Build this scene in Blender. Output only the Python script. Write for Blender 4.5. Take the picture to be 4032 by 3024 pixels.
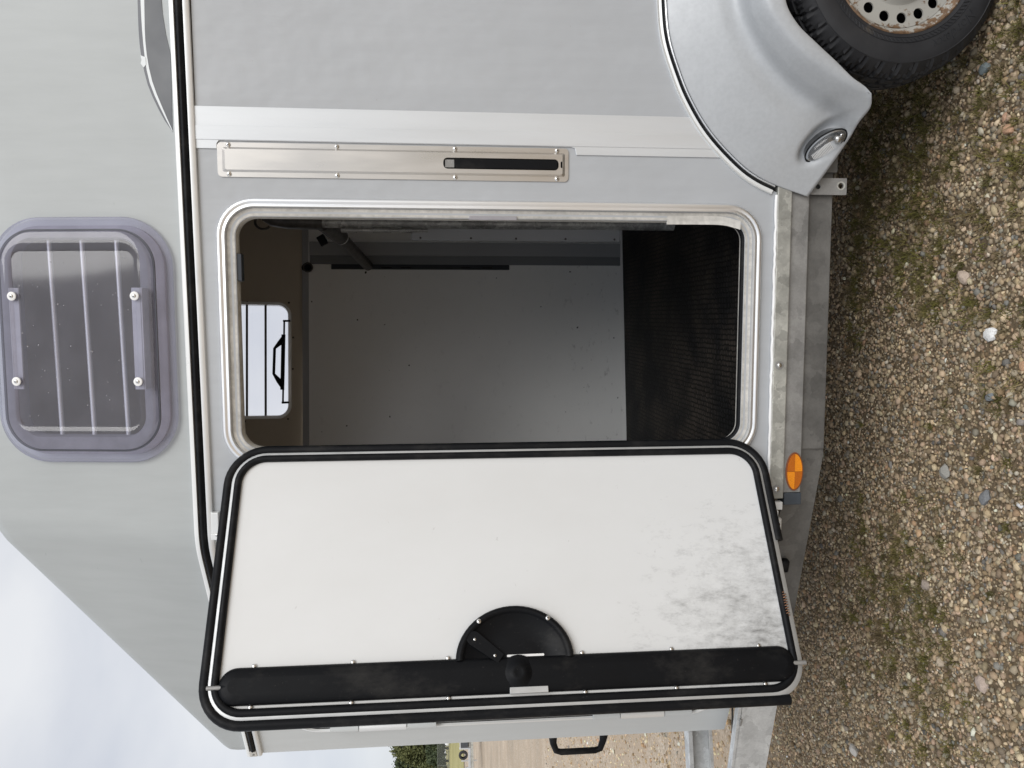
import bpy, bmesh, math, random
import numpy as np
from math import sin, cos, pi, radians, sqrt, atan2
from mathutils import Vector, Matrix
from mathutils.geometry import tessellate_polygon

random.seed(7)
rng = np.random.default_rng(7)
for o in list(bpy.data.objects):
    bpy.data.objects.remove(o)
scene = bpy.context.scene
COL = scene.collection

def lin(*a, **k):
    return np.linspace(*a, **k).tolist()

# ------------------------------------------------------------------ camera
# X runs along the trailer (towards its rear), Y into the trailer, Z up.
# The phone was held on its side, so the picture's right is the world's down.
YAW, PITCH, ROLL = radians(5.0), radians(5.2), 0.009
F = Vector((-sin(YAW) * cos(PITCH), cos(YAW) * cos(PITCH), -sin(PITCH)))
R = Vector((cos(YAW), sin(YAW), 0))
U = R.cross(F)
right_ = (-U - ROLL * R).normalized()
up_ = (R - ROLL * U).normalized()
cam_d = bpy.data.cameras.new('camera')
cam_d.sensor_width = 36.0
cam_d.sensor_fit = 'HORIZONTAL'
cam_d.lens = 3028.0 / 4032.0 * 36.0
cam_d.clip_start = 0.02
cam_d.clip_end = 3000
cam = bpy.data.objects.new('camera', cam_d)
COL.objects.link(cam)
mw = Matrix((right_, up_, -F)).transposed().to_4x4()
mw.translation = (0, -2.2, 1.55)
cam.matrix_world = mw
scene.camera = cam

# ------------------------------------------------------------------ world, sun, exposure
SUN_EL, SUN_AZ = radians(38), radians(151)      # azimuth: clockwise from +Y
world = bpy.data.worlds.new('World')
scene.world = world
world.use_nodes = True
wt = world.node_tree
wt.nodes.clear()
w_out = wt.nodes.new('ShaderNodeOutputWorld')
w_bg = wt.nodes.new('ShaderNodeBackground')
w_bg.inputs['Strength'].default_value = 0.1
sky = wt.nodes.new('ShaderNodeTexSky')
sky.sky_type = 'NISHITA'
sky.sun_disc = False
sky.sun_elevation = SUN_EL
sky.sun_rotation = SUN_AZ
w_tc = wt.nodes.new('ShaderNodeTexCoord')
w_map = wt.nodes.new('ShaderNodeMapping')
w_map.inputs['Scale'].default_value = (1.0, 1.0, 2.2)
w_map.inputs['Location'].default_value = (3.1, 0.4, 0.7)
wt.links.new(w_tc.outputs['Generated'], w_map.inputs['Vector'])
w_n = wt.nodes.new('ShaderNodeTexNoise')
w_n.inputs['Scale'].default_value = 2.6
w_n.inputs['Detail'].default_value = 5
w_n.inputs['Roughness'].default_value = 0.5
wt.links.new(w_map.outputs['Vector'], w_n.inputs['Vector'])
w_r = wt.nodes.new('ShaderNodeValToRGB')
w_r.color_ramp.elements[0].position = 0.34
w_r.color_ramp.elements[0].color = (0.73, 0.76, 0.83, 1)
w_r.color_ramp.elements[1].position = 0.66
w_r.color_ramp.elements[1].color = (0.97, 0.98, 1.0, 1)
wt.links.new(w_n.outputs['Fac'], w_r.inputs['Fac'])
w_mul = wt.nodes.new('ShaderNodeVectorMath')
w_mul.operation = 'SCALE'
w_mul.inputs['Scale'].default_value = 7.4
wt.links.new(w_r.outputs['Color'], w_mul.inputs[0])
w_mix = wt.nodes.new('ShaderNodeMix')
w_mix.data_type = 'RGBA'
w_mix.inputs['Factor'].default_value = 0.9
wt.links.new(sky.outputs['Color'], w_mix.inputs['A'])
wt.links.new(w_mul.outputs['Vector'], w_mix.inputs['B'])
wt.links.new(w_mix.outputs['Result'], w_bg.inputs['Color'])
wt.links.new(w_bg.outputs['Background'], w_out.inputs['Surface'])

sun_d = bpy.data.lights.new('sun', 'SUN')
sun_d.energy = 1.5
sun_d.angle = radians(40)
sun_d.color = (1.0, 0.99, 0.975)
sun = bpy.data.objects.new('sun', sun_d)
COL.objects.link(sun)
sd = Vector((sin(SUN_AZ) * cos(SUN_EL), cos(SUN_AZ) * cos(SUN_EL), sin(SUN_EL)))
sun.rotation_euler = sd.to_track_quat('Z', 'Y').to_euler()

scene.view_settings.view_transform = 'Standard'
scene.view_settings.look = 'None'
scene.view_settings.gamma = 1
scene.view_settings.use_curve_mapping = False
scene.view_settings.exposure = 0.3
scene.render.engine = 'CYCLES'
scene.cycles.use_denoising = True
scene.cycles.max_bounces = 10
scene.cycles.diffuse_bounces = 5
scene.cycles.transparent_max_bounces = 16
scene.cycles.sample_clamp_indirect = 6

# ------------------------------------------------------------------ materials
def new_mat(name):
    m = bpy.data.materials.new(name)
    m.use_nodes = True
    nt = m.node_tree
    return m, nt, nt.nodes['Principled BSDF']

def L(nt, a, b):
    nt.links.new(a, b)

def coords(nt, scale=(1, 1, 1)):
    tc = nt.nodes.new('ShaderNodeTexCoord')
    mp = nt.nodes.new('ShaderNodeMapping')
    mp.inputs['Scale'].default_value = scale
    L(nt, tc.outputs['Object'], mp.inputs['Vector'])
    return mp.outputs['Vector']

def noise(nt, vec, scale, detail=4, rough=0.55):
    n = nt.nodes.new('ShaderNodeTexNoise')
    n.inputs['Scale'].default_value = scale
    n.inputs['Detail'].default_value = detail
    n.inputs['Roughness'].default_value = rough
    L(nt, vec, n.inputs['Vector'])
    return n.outputs['Fac']

def ramp(nt, fac, stops):
    r = nt.nodes.new('ShaderNodeValToRGB')
    el = r.color_ramp.elements
    while len(el) < len(stops):
        el.new(0.5)
    for e, (p, c) in zip(el, stops):
        e.position = p
        e.color = (*c, 1) if len(c) == 3 else c
    L(nt, fac, r.inputs['Fac'])
    return r.outputs['Color']

def mixc(nt, fac, a, b, mode='MIX'):
    m = nt.nodes.new('ShaderNodeMix')
    m.data_type = 'RGBA'
    m.blend_type = mode
    for sock, v in ((m.inputs['Factor'], fac), (m.inputs['A'], a), (m.inputs['B'], b)):
        if isinstance(v, (int, float)):
            sock.default_value = v
        elif isinstance(v, tuple):
            sock.default_value = (*v, 1) if len(v) == 3 else v
        else:
            L(nt, v, sock)
    return m.outputs['Result']

def bump(nt, bsdf, height, strength=0.2, dist=0.002):
    b = nt.nodes.new('ShaderNodeBump')
    b.inputs['Strength'].default_value = strength
    b.inputs['Distance'].default_value = dist
    L(nt, height, b.inputs['Height'])
    L(nt, b.outputs['Normal'], bsdf.inputs['Normal'])

def g3(v):
    return (v, v, v)

def simple(name, col, rough=0.5, metal=0.0, var=0.06, vscale=3.0, stretch=(1, 1, 1), bumps=None, spec=0.5, fine=0.0, fscale=180.0):
    m, nt, b = new_mat(name)
    b.inputs['Roughness'].default_value = rough
    b.inputs['Metallic'].default_value = metal
    b.inputs['Specular IOR Level'].default_value = spec
    v = coords(nt, stretch)
    c = ramp(nt, noise(nt, v, vscale, 6, 0.6), [(0.3, g3(1 - var)), (0.7, g3(1 + var))])
    out = mixc(nt, 1.0, tuple(col), c, 'MULTIPLY')
    if fine:
        c2 = ramp(nt, noise(nt, coords(nt), fscale, 2), [(0.35, g3(1 - fine)), (0.65, g3(1 + fine))])
        out = mixc(nt, 1.0, out, c2, 'MULTIPLY')
    L(nt, out, b.inputs['Base Color'])
    rr = ramp(nt, noise(nt, v, vscale * 2.3, 5), [(0.3, g3(max(0.02, rough - 0.08))), (0.7, g3(min(1, rough + 0.08)))])
    L(nt, rr, b.inputs['Roughness'])
    if bumps:
        bump(nt, b, noise(nt, coords(nt), bumps[0], 4), bumps[1], bumps[2] if len(bumps) > 2 else 0.002)
    return m

MT = {}
m, nt, b = new_mat('grey_side_panel')
c = mixc(nt, 1.0, (0.435, 0.452, 0.47), ramp(nt, noise(nt, coords(nt), 1.6, 5), [(0.3, g3(0.955)), (0.7, g3(1.03))]), 'MULTIPLY')
c = mixc(nt, 1.0, c, ramp(nt, noise(nt, coords(nt, (16, 16, 0.9)), 2.0, 6, 0.65), [(0.3, g3(0.965)), (0.7, g3(1.02))]), 'MULTIPLY')
sp = ramp(nt, noise(nt, coords(nt), 85, 2), [(0.745, g3(0)), (0.79, g3(0.55))])
L(nt, mixc(nt, sp, c, (0.30, 0.30, 0.29)), b.inputs['Base Color'])
L(nt, ramp(nt, noise(nt, coords(nt), 6, 6), [(0.3, g3(0.34)), (0.7, g3(0.5))]), b.inputs['Roughness'])
bump(nt, b, noise(nt, coords(nt, (1, 1, 0.6)), 6.5, 3), 0.55, 0.014)
MT['wall'] = m
MT['inner_wall'] = simple('inner_panel', (0.78, 0.78, 0.76), 0.55, 0, 0.03, 2)

# roof: faded grey-green gelcoat with rain streaks
m, nt, b = new_mat('roof_gelcoat')
st = noise(nt, coords(nt, (14, 14, 1.1)), 2.2, 6, 0.6)
bl = noise(nt, coords(nt), 1.3, 4)
c1 = mixc(nt, 1.0, (0.415, 0.437, 0.437), ramp(nt, st, [(0.3, g3(0.955)), (0.7, g3(1.03))]), 'MULTIPLY')
c2 = mixc(nt, 1.0, c1, ramp(nt, bl, [(0.3, g3(0.95)), (0.7, g3(1.04))]), 'MULTIPLY')
sp = ramp(nt, noise(nt, coords(nt, (1, 1, 2.5)), 26, 3), [(0.72, g3(0)), (0.80, g3(1))])
L(nt, mixc(nt, sp, c2, (0.34, 0.36, 0.36)), b.inputs['Base Color'])
b.inputs['Roughness'].default_value = 0.5
MT['roof'] = m
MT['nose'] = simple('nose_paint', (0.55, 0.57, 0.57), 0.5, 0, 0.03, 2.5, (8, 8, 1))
MT['roof_in'] = simple('roof_lining', (0.52, 0.465, 0.385), 0.75, 0, 0.05, 3)

MT['alu'] = simple('aluminium', (0.86, 0.87, 0.88), 0.34, 0.85, 0.03, 4, (1, 1, 0.2))
MT['alu_dull'] = simple('aluminium_dull', (0.80, 0.81, 0.81), 0.45, 0.55, 0.05, 6, (1, 1, 0.3))
MT['alu_white'] = simple('trim_white', (0.78, 0.79, 0.78), 0.35, 0.15, 0.04, 9)
MT['edge_alu'] = simple('door_edge_aluminium', (0.52, 0.53, 0.53), 0.45, 0.5, 0.12, 9)
MT['strip'] = simple('pillar_anodised', (0.66, 0.68, 0.695), 0.40, 0.35, 0.04, 2.2, (6, 1, 0.5))
MT['steel'] = simple('stainless_plate', (0.60, 0.575, 0.54), 0.33, 0.92, 0.025, 4, (3, 1, 0.5))
MT['chrome'] = simple('screw_steel', (0.75, 0.74, 0.72), 0.2, 1.0, 0.03)
MT['lamp_silver'] = simple('lamp_reflector', (0.33, 0.335, 0.34), 0.22, 0.9, 0.05)
MT['rubber'] = simple('black_rubber', (0.006, 0.0066, 0.008), 0.45, 0, 0.15, 20, spec=0.15)
def dusty(name, col, dust, rough, spec, scale=9.0, thr=(0.52, 0.78), amt=0.6):
    m, nt, b = new_mat(name)
    b.inputs['Specular IOR Level'].default_value = spec
    f1 = ramp(nt, noise(nt, coords(nt, (1, 1, 0.55)), scale, 8, 0.72), [(thr[0], g3(0)), (thr[1], g3(amt))])
    f2 = ramp(nt, noise(nt, coords(nt), 240, 2), [(0.70, g3(0)), (0.76, g3(0.5))])
    c = mixc(nt, f1, col, dust)
    L(nt, mixc(nt, f2, c, tuple(min(1, 1.6 * q) for q in dust)), b.inputs['Base Color'])
    L(nt, ramp(nt, noise(nt, coords(nt), 14, 6), [(0.3, g3(rough - 0.08)), (0.7, g3(rough + 0.14))]), b.inputs['Roughness'])
    bump(nt, b, noise(nt, coords(nt), 300, 4), 0.06, 0.0006)
    return m
MT['plastic'] = dusty('black_plastic', (0.0045, 0.005, 0.0062), (0.045, 0.043, 0.040), 0.44, 0.14)
MT['rubber'] = dusty('black_rubber', (0.006, 0.0066, 0.008), (0.050, 0.048, 0.045), 0.46, 0.15, 14, (0.5, 0.8), 0.55)
MT['dark'] = simple('dark_void', (0.008, 0.008, 0.009), 0.8, 0, 0.05)
MT['cream'] = simple('aged_seal', (0.50, 0.485, 0.45), 0.6, 0, 0.25, 14, (1, 1, 0.25), fine=0.12, fscale=60)
MT['white_seal'] = simple('sealant', (0.85, 0.85, 0.84), 0.5, 0, 0.03)
MT['seat_grey'] = simple('window_seat', (0.25, 0.245, 0.265), 0.55, 0, 0.18, 16)
MT['rubber_soft'] = simple('window_gasket', (0.075, 0.078, 0.092), 0.55, 0, 0.15, 20)
MT['keeper'] = simple('latch_keeper', (0.33, 0.32, 0.34), 0.5, 0.2, 0.1, 20)
MT['bracket'] = simple('bracket_grey', (0.50, 0.50, 0.53), 0.5, 0, 0.12, 20)
MT['grey_strip'] = simple('grey_strip', (0.36, 0.37, 0.385), 0.5, 0, 0.05)
MT['grey_dark'] = simple('grey_panel', (0.20, 0.21, 0.22), 0.5, 0, 0.06)
MT['slot_rail'] = simple('slot_rail', (0.035, 0.04, 0.048), 0.45, 0.3, 0.15, 9)
MT['tube_dark'] = simple('dark_tube', (0.085, 0.08, 0.073), 0.45, 0.3, 0.4, 30)
MT['decal_dark'] = simple('decal_dark', (0.075, 0.08, 0.088), 0.4, 0, 0.05)
MT['decal_blue'] = simple('decal_rim', (0.09, 0.095, 0.11), 0.4, 0, 0.05)
MT['decal_white'] = simple('decal_white', (0.68, 0.71, 0.72), 0.4, 0, 0.03)
MT['fender'] = simple('silver_fender', (0.43, 0.445, 0.458), 0.46, 0.12, 0.05, 5, bumps=(160, 0.10, 0.0012), fine=0.03, fscale=90)
MT['slate'] = simple('slate_pad', (0.05, 0.06, 0.072), 0.6, 0, 0.15, 30)

# galvanised steel: spangle patches with staining
def galv(name, lo, hi, tint=(1, 1, 1), scale=26, stain=0.5):
    m, nt, b = new_mat(name)
    v = coords(nt, (1, 1, 1))
    vo = nt.nodes.new('ShaderNodeTexVoronoi')
    vo.inputs['Scale'].default_value = scale
    wv = nt.nodes.new('ShaderNodeVectorMath')
    wv.operation = 'ADD'
    nz = nt.nodes.new('ShaderNodeTexNoise')
    nz.inputs['Scale'].default_value = 30
    nz.inputs['Detail'].default_value = 4
    L(nt, v, nz.inputs['Vector'])
    sc = nt.nodes.new('ShaderNodeVectorMath')
    sc.operation = 'SCALE'
    sc.inputs['Scale'].default_value = 0.09
    L(nt, nz.outputs['Color'], sc.inputs[0])
    L(nt, v, wv.inputs[0])
    L(nt, sc.outputs['Vector'], wv.inputs[1])
    L(nt, wv.outputs['Vector'], vo.inputs['Vector'])
    c = ramp(nt, vo.outputs['Color'], [(0.1, tuple(lo * t for t in tint)), (0.9, tuple(hi * t for t in tint))])
    s = ramp(nt, noise(nt, v, 7, 6, 0.65), [(0.35, g3(1 - 0.3 * stain)), (0.65, g3(1 + 0.12 * stain))])
    f = ramp(nt, noise(nt, v, 150, 3), [(0.3, g3(0.93)), (0.7, g3(1.05))])
    L(nt, mixc(nt, 1.0, mixc(nt, 1.0, c, s, 'MULTIPLY'), f, 'MULTIPLY'), b.inputs['Base Color'])
    b.inputs['Metallic'].default_value = 0.35
    b.inputs['Roughness'].default_value = 0.5
    bump(nt, b, noise(nt, v, 60, 4), 0.12, 0.002)
    return m
MT['galv'] = galv('galvanised_bright', 0.36, 0.56, (1, 0.995, 0.91), 30, 1.1)
MT['galv_grey'] = galv('galvanised_grey', 0.27, 0.36, (1, 0.985, 0.95), 18, 1.0)
MT['galv_low'] = galv('galvanised_shaded', 0.15, 0.205, (1, 0.975, 0.92), 18, 1.0)  # darker copy of the zinc: shade on the lower beam put into its colour
MT['galv_pole'] = galv('galvanised_pole', 0.30, 0.55, (1, 1, 0.97), 60, 1.6)
MT['galv_bar'] = galv('galvanised_drawbar', 0.55, 0.74, (0.98, 1, 1.0), 24, 0.6)  # paler copy of the same zinc: brighter light on the drawbar painted in

# open door's inner skin with hoof scuffs near the bottom corner
m, nt, b = new_mat('door_skin')
v = coords(nt)
base = mixc(nt, 1.0, (0.705, 0.715, 0.715), ramp(nt, noise(nt, coords(nt, (1, 1, 0.6)), 2.6, 6, 0.6), [(0.3, (0.945, 0.94, 0.93)), (0.7, g3(1.012))]), 'MULTIPLY')
def blob(nt, center, scl):
    tc = nt.nodes.new('ShaderNodeTexCoord')
    mp = nt.nodes.new('ShaderNodeMapping')
    mp.vector_type = 'POINT'
    mp.inputs['Location'].default_value = tuple(-c * s for c, s in zip(center, scl))
    mp.inputs['Scale'].default_value = scl
    L(nt, tc.outputs['Object'], mp.inputs['Vector'])
    ln = nt.nodes.new('ShaderNodeVectorMath')
    ln.operation = 'LENGTH'
    L(nt, mp.outputs['Vector'], ln.inputs[0])
    return ln.outputs['Value']
d1 = blob(nt, (-0.84, -0.30, 0.70), (4.2, 4.2, 4.6))
scuff = noise(nt, coords(nt, (2.2, 2.2, 1.2)), 13, 10, 0.78)
mask = nt.nodes.new('ShaderNodeMath'); mask.operation = 'SUBTRACT'
L(nt, scuff, mask.inputs[0])
fall = nt.nodes.new('ShaderNodeMath'); fall.operation = 'MULTIPLY'; fall.inputs[1].default_value = 0.17
L(nt, d1, fall.inputs[0])
L(nt, fall.outputs[0], mask.inputs[1])
mk = ramp(nt, mask.outputs[0], [(0.28, g3(0)), (0.60, g3(1))])
tcr = nt.nodes.new('ShaderNodeTexCoord'); mpr = nt.nodes.new('ShaderNodeMapping')
mpr.inputs['Rotation'].default_value = (0.7, 0.6, 0.4); mpr.inputs['Scale'].default_value = (46, 40, 15)
L(nt, tcr.outputs['Object'], mpr.inputs['Vector'])
stA = ramp(nt, noise(nt, mpr.outputs['Vector'], 1.0, 5, 0.7), [(0.40, g3(0.08)), (0.66, g3(1))])
stB = ramp(nt, noise(nt, coords(nt, (24, 24, 44)), 1.0, 6, 0.75), [(0.44, g3(0.05)), (0.68, g3(1))])
strokes = mixc(nt, 0.5, stA, stB, 'LIGHTEN')
mk2 = mixc(nt, 1.0, mk, mixc(nt, 0.8, g3(1.0), strokes), 'MULTIPLY')
c = mixc(nt, mk2, base, (0.20, 0.20, 0.195))
fl = ramp(nt, noise(nt, coords(nt, (1, 1, 1.6)), 30, 3), [(0.715, g3(0)), (0.77, g3(0.5))])
c = mixc(nt, fl, c, (0.45, 0.44, 0.43))
L(nt, c, b.inputs['Base Color'])
b.inputs['Roughness'].default_value = 0.45
MT['door_skin'] = m

# far inner wall with scuffs
m, nt, b = new_mat('stall_wall')
v = coords(nt)
c = mixc(nt, 1.0, (0.84, 0.845, 0.83), ramp(nt, noise(nt, v, 2.2, 5), [(0.3, g3(0.96)), (0.7, g3(1.03))]), 'MULTIPLY')
sk = ramp(nt, noise(nt, coords(nt, (1, 1, 1.7)), 19, 6, 0.65), [(0.60, g3(0)), (0.74, g3(0.55))])
sep = nt.nodes.new('ShaderNodeSeparateXYZ'); L(nt, v, sep.inputs[0])
zr = ramp(nt, sep.outputs['Z'], [(0.85, g3(1)), (1.0, g3(0.25))])
sk2 = mixc(nt, 1.0, sk, zr, 'MULTIPLY')
c = mixc(nt, sk2, c, (0.25, 0.25, 0.25))
dt = ramp(nt, noise(nt, v, 33, 1), [(0.785, g3(0)), (0.80, g3(1))])
c = mixc(nt, dt, c, (0.05, 0.05, 0.05))
L(nt, c, b.inputs['Base Color'])
b.inputs['Roughness'].default_value = 0.5
MT['stall_wall'] = m

# black rubber mat with a hammered cell pattern
m, nt, b = new_mat('rubber_mat')
v = coords(nt, (1, 1.25, 1))
vo = nt.nodes.new('ShaderNodeTexVoronoi'); vo.inputs['Scale'].default_value = 58; vo.inputs['Randomness'].default_value = 0.28
vo.feature = 'DISTANCE_TO_EDGE'
L(nt, v, vo.inputs['Vector'])
dust = ramp(nt, noise(nt, coords(nt), 4, 5, 0.6), [(0.42, (0.004, 0.0042, 0.0046)), (0.72, (0.042, 0.034, 0.027))])
cell = ramp(nt, vo.outputs['Distance'], [(0.08, g3(0.05)), (0.26, g3(2.0))])
L(nt, mixc(nt, 1.0, dust, cell, 'MULTIPLY'), b.inputs['Base Color'])
b.inputs['Roughness'].default_value = 0.6
b.inputs['Specular IOR Level'].default_value = 0.16
bump(nt, b, vo.outputs['Distance'], 1.0, 0.006)
MT['mat'] = m

# tyre, rim
m, nt, b = new_mat('tyre_rubber')
c = ramp(nt, noise(nt, coords(nt), 9, 5, 0.6), [(0.35, (0.013, 0.0135, 0.016)), (0.62, (0.024, 0.0245, 0.027)), (0.70, (0.06, 0.051, 0.041))])
L(nt, c, b.inputs['Base Color'])
b.inputs['Roughness'].default_value = 0.62
bump(nt, b, noise(nt, coords(nt), 220, 3), 0.15, 0.001)
MT['tyre'] = m
m, nt, b = new_mat('rusty_rim')
v = coords(nt)
rn = ramp(nt, noise(nt, v, 26, 7, 0.7), [(0.52, g3(0)), (0.60, g3(1))])
rr_ = blob(nt, (0.955, -0.15, 0.307), (1, 0.0, 1))
edge = ramp(nt, rr_, [(0.150, g3(0.0)), (0.186, g3(0.55)), (0.196, g3(1))])
addm = nt.nodes.new('ShaderNodeMath'); addm.operation = 'MULTIPLY'
n2 = noise(nt, v, 34, 6, 0.7)
add2 = nt.nodes.new('ShaderNodeMath'); add2.operation = 'MULTIPLY_ADD'; add2.inputs[1].default_value = 0.30
L(nt, edge, add2.inputs[0]); L(nt, n2, add2.inputs[2])
rust = ramp(nt, add2.outputs[0], [(0.60, g3(0)), (0.66, g3(1))])
rc = ramp(nt, noise(nt, v, 70, 4), [(0.3, (0.09, 0.05, 0.027)), (0.7, (0.23, 0.14, 0.075))])
L(nt, mixc(nt, rust, (0.39, 0.38, 0.345), rc), b.inputs['Base Color'])
b.inputs['Roughness'].default_value = 0.55
MT['rim'] = m

# reflector plastic
MT['amber'] = simple('amber_bright', (0.85, 0.28, 0.012), 0.3, 0, 0.2, 260, (1, 1, 3), bumps=(420, 0.6, 0.002))
MT['amber2'] = simple('amber_deep', (0.50, 0.13, 0.008), 0.3, 0, 0.2, 260, (3, 1, 1), bumps=(420, 0.6, 0.002))
MT['amber_rim'] = simple('amber_rim', (0.22, 0.075, 0.03), 0.4, 0, 0.1, 60)
MT['copper'] = simple('rusty_spring', (0.38, 0.20, 0.12), 0.35, 0.7, 0.2, 60)

# window acrylic: clear sheet with faint lavender tint
def acrylic(name, tint, milk, milk_fac, rough=0.06):
    m = bpy.data.materials.new(name)
    m.use_nodes = True
    nt = m.node_tree
    nt.nodes.clear()
    out = nt.nodes.new('ShaderNodeOutputMaterial')
    tr = nt.nodes.new('ShaderNodeBsdfTransparent'); tr.inputs['Color'].default_value = (*tint, 1)
    df = nt.nodes.new('ShaderNodeBsdfDiffuse')
    dn = ramp(nt, noise(nt, coords(nt, (1, 1, 1.4)), 7, 6, 0.6), [(0.3, tuple(a * 0.8 for a in milk)), (0.7, tuple(min(1, a * 1.15) for a in milk))])
    L(nt, dn, df.inputs['Color'])
    gl = nt.nodes.new('ShaderNodeBsdfGlossy'); gl.inputs['Roughness'].default_value = rough
    lw_ = nt.nodes.new('ShaderNodeLayerWeight'); lw_.inputs['Blend'].default_value = 0.5
    pw = nt.nodes.new('ShaderNodeMath'); pw.operation = 'POWER'; pw.inputs[1].default_value = 4.0
    L(nt, lw_.outputs['Facing'], pw.inputs[0])
    fr = nt.nodes.new('ShaderNodeMath'); fr.operation = 'MULTIPLY_ADD'; fr.inputs[1].default_value = 0.85; fr.inputs[2].default_value = 0.055
    L(nt, pw.outputs[0], fr.inputs[0])
    m1 = nt.nodes.new('ShaderNodeMixShader'); m1.inputs['Fac'].default_value = milk_fac
    L(nt, tr.outputs[0], m1.inputs[1]); L(nt, df.outputs[0], m1.inputs[2])
    m2 = nt.nodes.new('ShaderNodeMixShader')
    L(nt, fr.outputs[0], m2.inputs['Fac']); L(nt, m1.outputs[0], m2.inputs[1]); L(nt, gl.outputs[0], m2.inputs[2])
    L(nt, m2.outputs[0], out.inputs['Surface'])
    return m
MT['pane'] = acrylic('clear_acrylic', (0.80, 0.80, 0.87), (0.42, 0.42, 0.50), 0.17)
MT['flange'] = acrylic('lavender_acrylic', (0.86, 0.86, 0.95), (0.52, 0.52, 0.66), 0.26, 0.12)
MT['pane_drop'] = acrylic('water_drop', (0.9, 0.9, 0.93), (0.8, 0.8, 0.84), 0.35, 0.02)
MT['far_pane'] = acrylic('far_acrylic', (0.97, 0.965, 0.99), (0.6, 0.6, 0.66), 0.03)
MT['lamp_lens'] = acrylic('lamp_lens', (0.95, 0.95, 0.95), (0.7, 0.7, 0.7), 0.02, 0.04)

# ground materials
m, nt, b = new_mat('gravel_ground')
v = coords(nt)
vo = nt.nodes.new('ShaderNodeTexVoronoi'); vo.inputs['Scale'].default_value = 62; L(nt, v, vo.inputs['Vector'])
pc = ramp(nt, vo.outputs['Color'], [(0.05, (0.36, 0.28, 0.20)), (0.35, (0.52, 0.42, 0.31)), (0.65, (0.60, 0.49, 0.37)), (0.9, (0.68, 0.59, 0.48))])  # pale tones: the open yard's brighter exposure painted into the gravel
big = ramp(nt, noise(nt, coords(nt), 0.55, 6, 0.6), [(0.3, g3(0.75)), (0.7, g3(1.18))])
fine = ramp(nt, noise(nt, v, 45, 5, 0.7), [(0.3, g3(0.65)), (0.7, g3(1.25))])
gcol = mixc(nt, 1.0, mixc(nt, 1.0, pc, big, 'MULTIPLY'), fine, 'MULTIPLY')
dirt = ramp(nt, noise(nt, v, 1.7, 6, 0.65), [(0.44, g3(0)), (0.62, g3(0.8))])
gcol = mixc(nt, dirt, gcol, (0.46, 0.355, 0.25))
# close round the trailer the loose stones are built, so only the soil between them shows
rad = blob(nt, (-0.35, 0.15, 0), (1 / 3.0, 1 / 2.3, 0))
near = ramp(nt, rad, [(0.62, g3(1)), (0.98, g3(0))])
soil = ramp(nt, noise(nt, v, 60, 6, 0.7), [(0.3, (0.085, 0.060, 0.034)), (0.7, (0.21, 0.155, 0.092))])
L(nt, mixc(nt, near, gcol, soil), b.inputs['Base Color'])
b.inputs['Roughness'].default_value = 0.9
bump(nt, b, vo.outputs['Distance'], 0.6, 0.01)
MT['ground'] = m
m, nt, b = new_mat('pebble')
at = nt.nodes.new('ShaderNodeAttribute'); at.attribute_name = 'tint'
sp = ramp(nt, noise(nt, coords(nt), 330, 4, 0.7), [(0.3, g3(0.74)), (0.7, g3(1.2))])
L(nt, mixc(nt, 1.0, at.outputs['Color'], sp, 'MULTIPLY'), b.inputs['Base Color'])
b.inputs['Roughness'].default_value = 0.8
b.inputs['Specular IOR Level'].default_value = 0.3
MT['pebble'] = m
m, nt, b = new_mat('moss')
at = nt.nodes.new('ShaderNodeAttribute'); at.attribute_name = 'tint'
L(nt, at.outputs['Color'], b.inputs['Base Color'])
b.inputs['Roughness'].default_value = 0.8
MT['moss'] = m
m, nt, b = new_mat('dry_grass')
c = ramp(nt, noise(nt, coords(nt), 0.35, 8, 0.7), [(0.3, (0.30, 0.27, 0.10)), (0.7, (0.46, 0.41, 0.18))])
L(nt, c, b.inputs['Base Color']); b.inputs['Roughness'].default_value = 0.95
MT['grass'] = m
def leafmat(name, a, c):
    m, nt, b = new_mat(name)
    cc = ramp(nt, noise(nt, coords(nt), 0.9, 5, 0.7), [(0.3, a), (0.7, c)])
    L(nt, cc, b.inputs['Base Color']); b.inputs['Roughness'].default_value = 0.8
    return m
MT['leaf_dark'] = leafmat('leaf_dark', (0.035, 0.052, 0.026), (0.085, 0.105, 0.045))
MT['leaf_mid'] = leafmat('leaf_mid', (0.075, 0.09, 0.032), (0.16, 0.165, 0.06))
MT['leaf_gold'] = leafmat('leaf_gold', (0.18, 0.155, 0.035), (0.34, 0.27, 0.07))
MT['leaf_rust'] = leafmat('leaf_rust', (0.09, 0.07, 0.03), (0.19, 0.12, 0.05))
MT['bark'] = simple('bark', (0.07, 0.055, 0.04), 0.9, 0, 0.2, 4)
MT['wire'] = simple('fence_wire', (0.20, 0.21, 0.20), 0.5, 0.3, 0.1)
MT['tarp'] = simple('white_wrap', (0.78, 0.78, 0.78), 0.5, 0, 0.05)
MT['tyre_far'] = simple('tyre_plain', (0.03, 0.03, 0.032), 0.7, 0, 0.2, 8)

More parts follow.
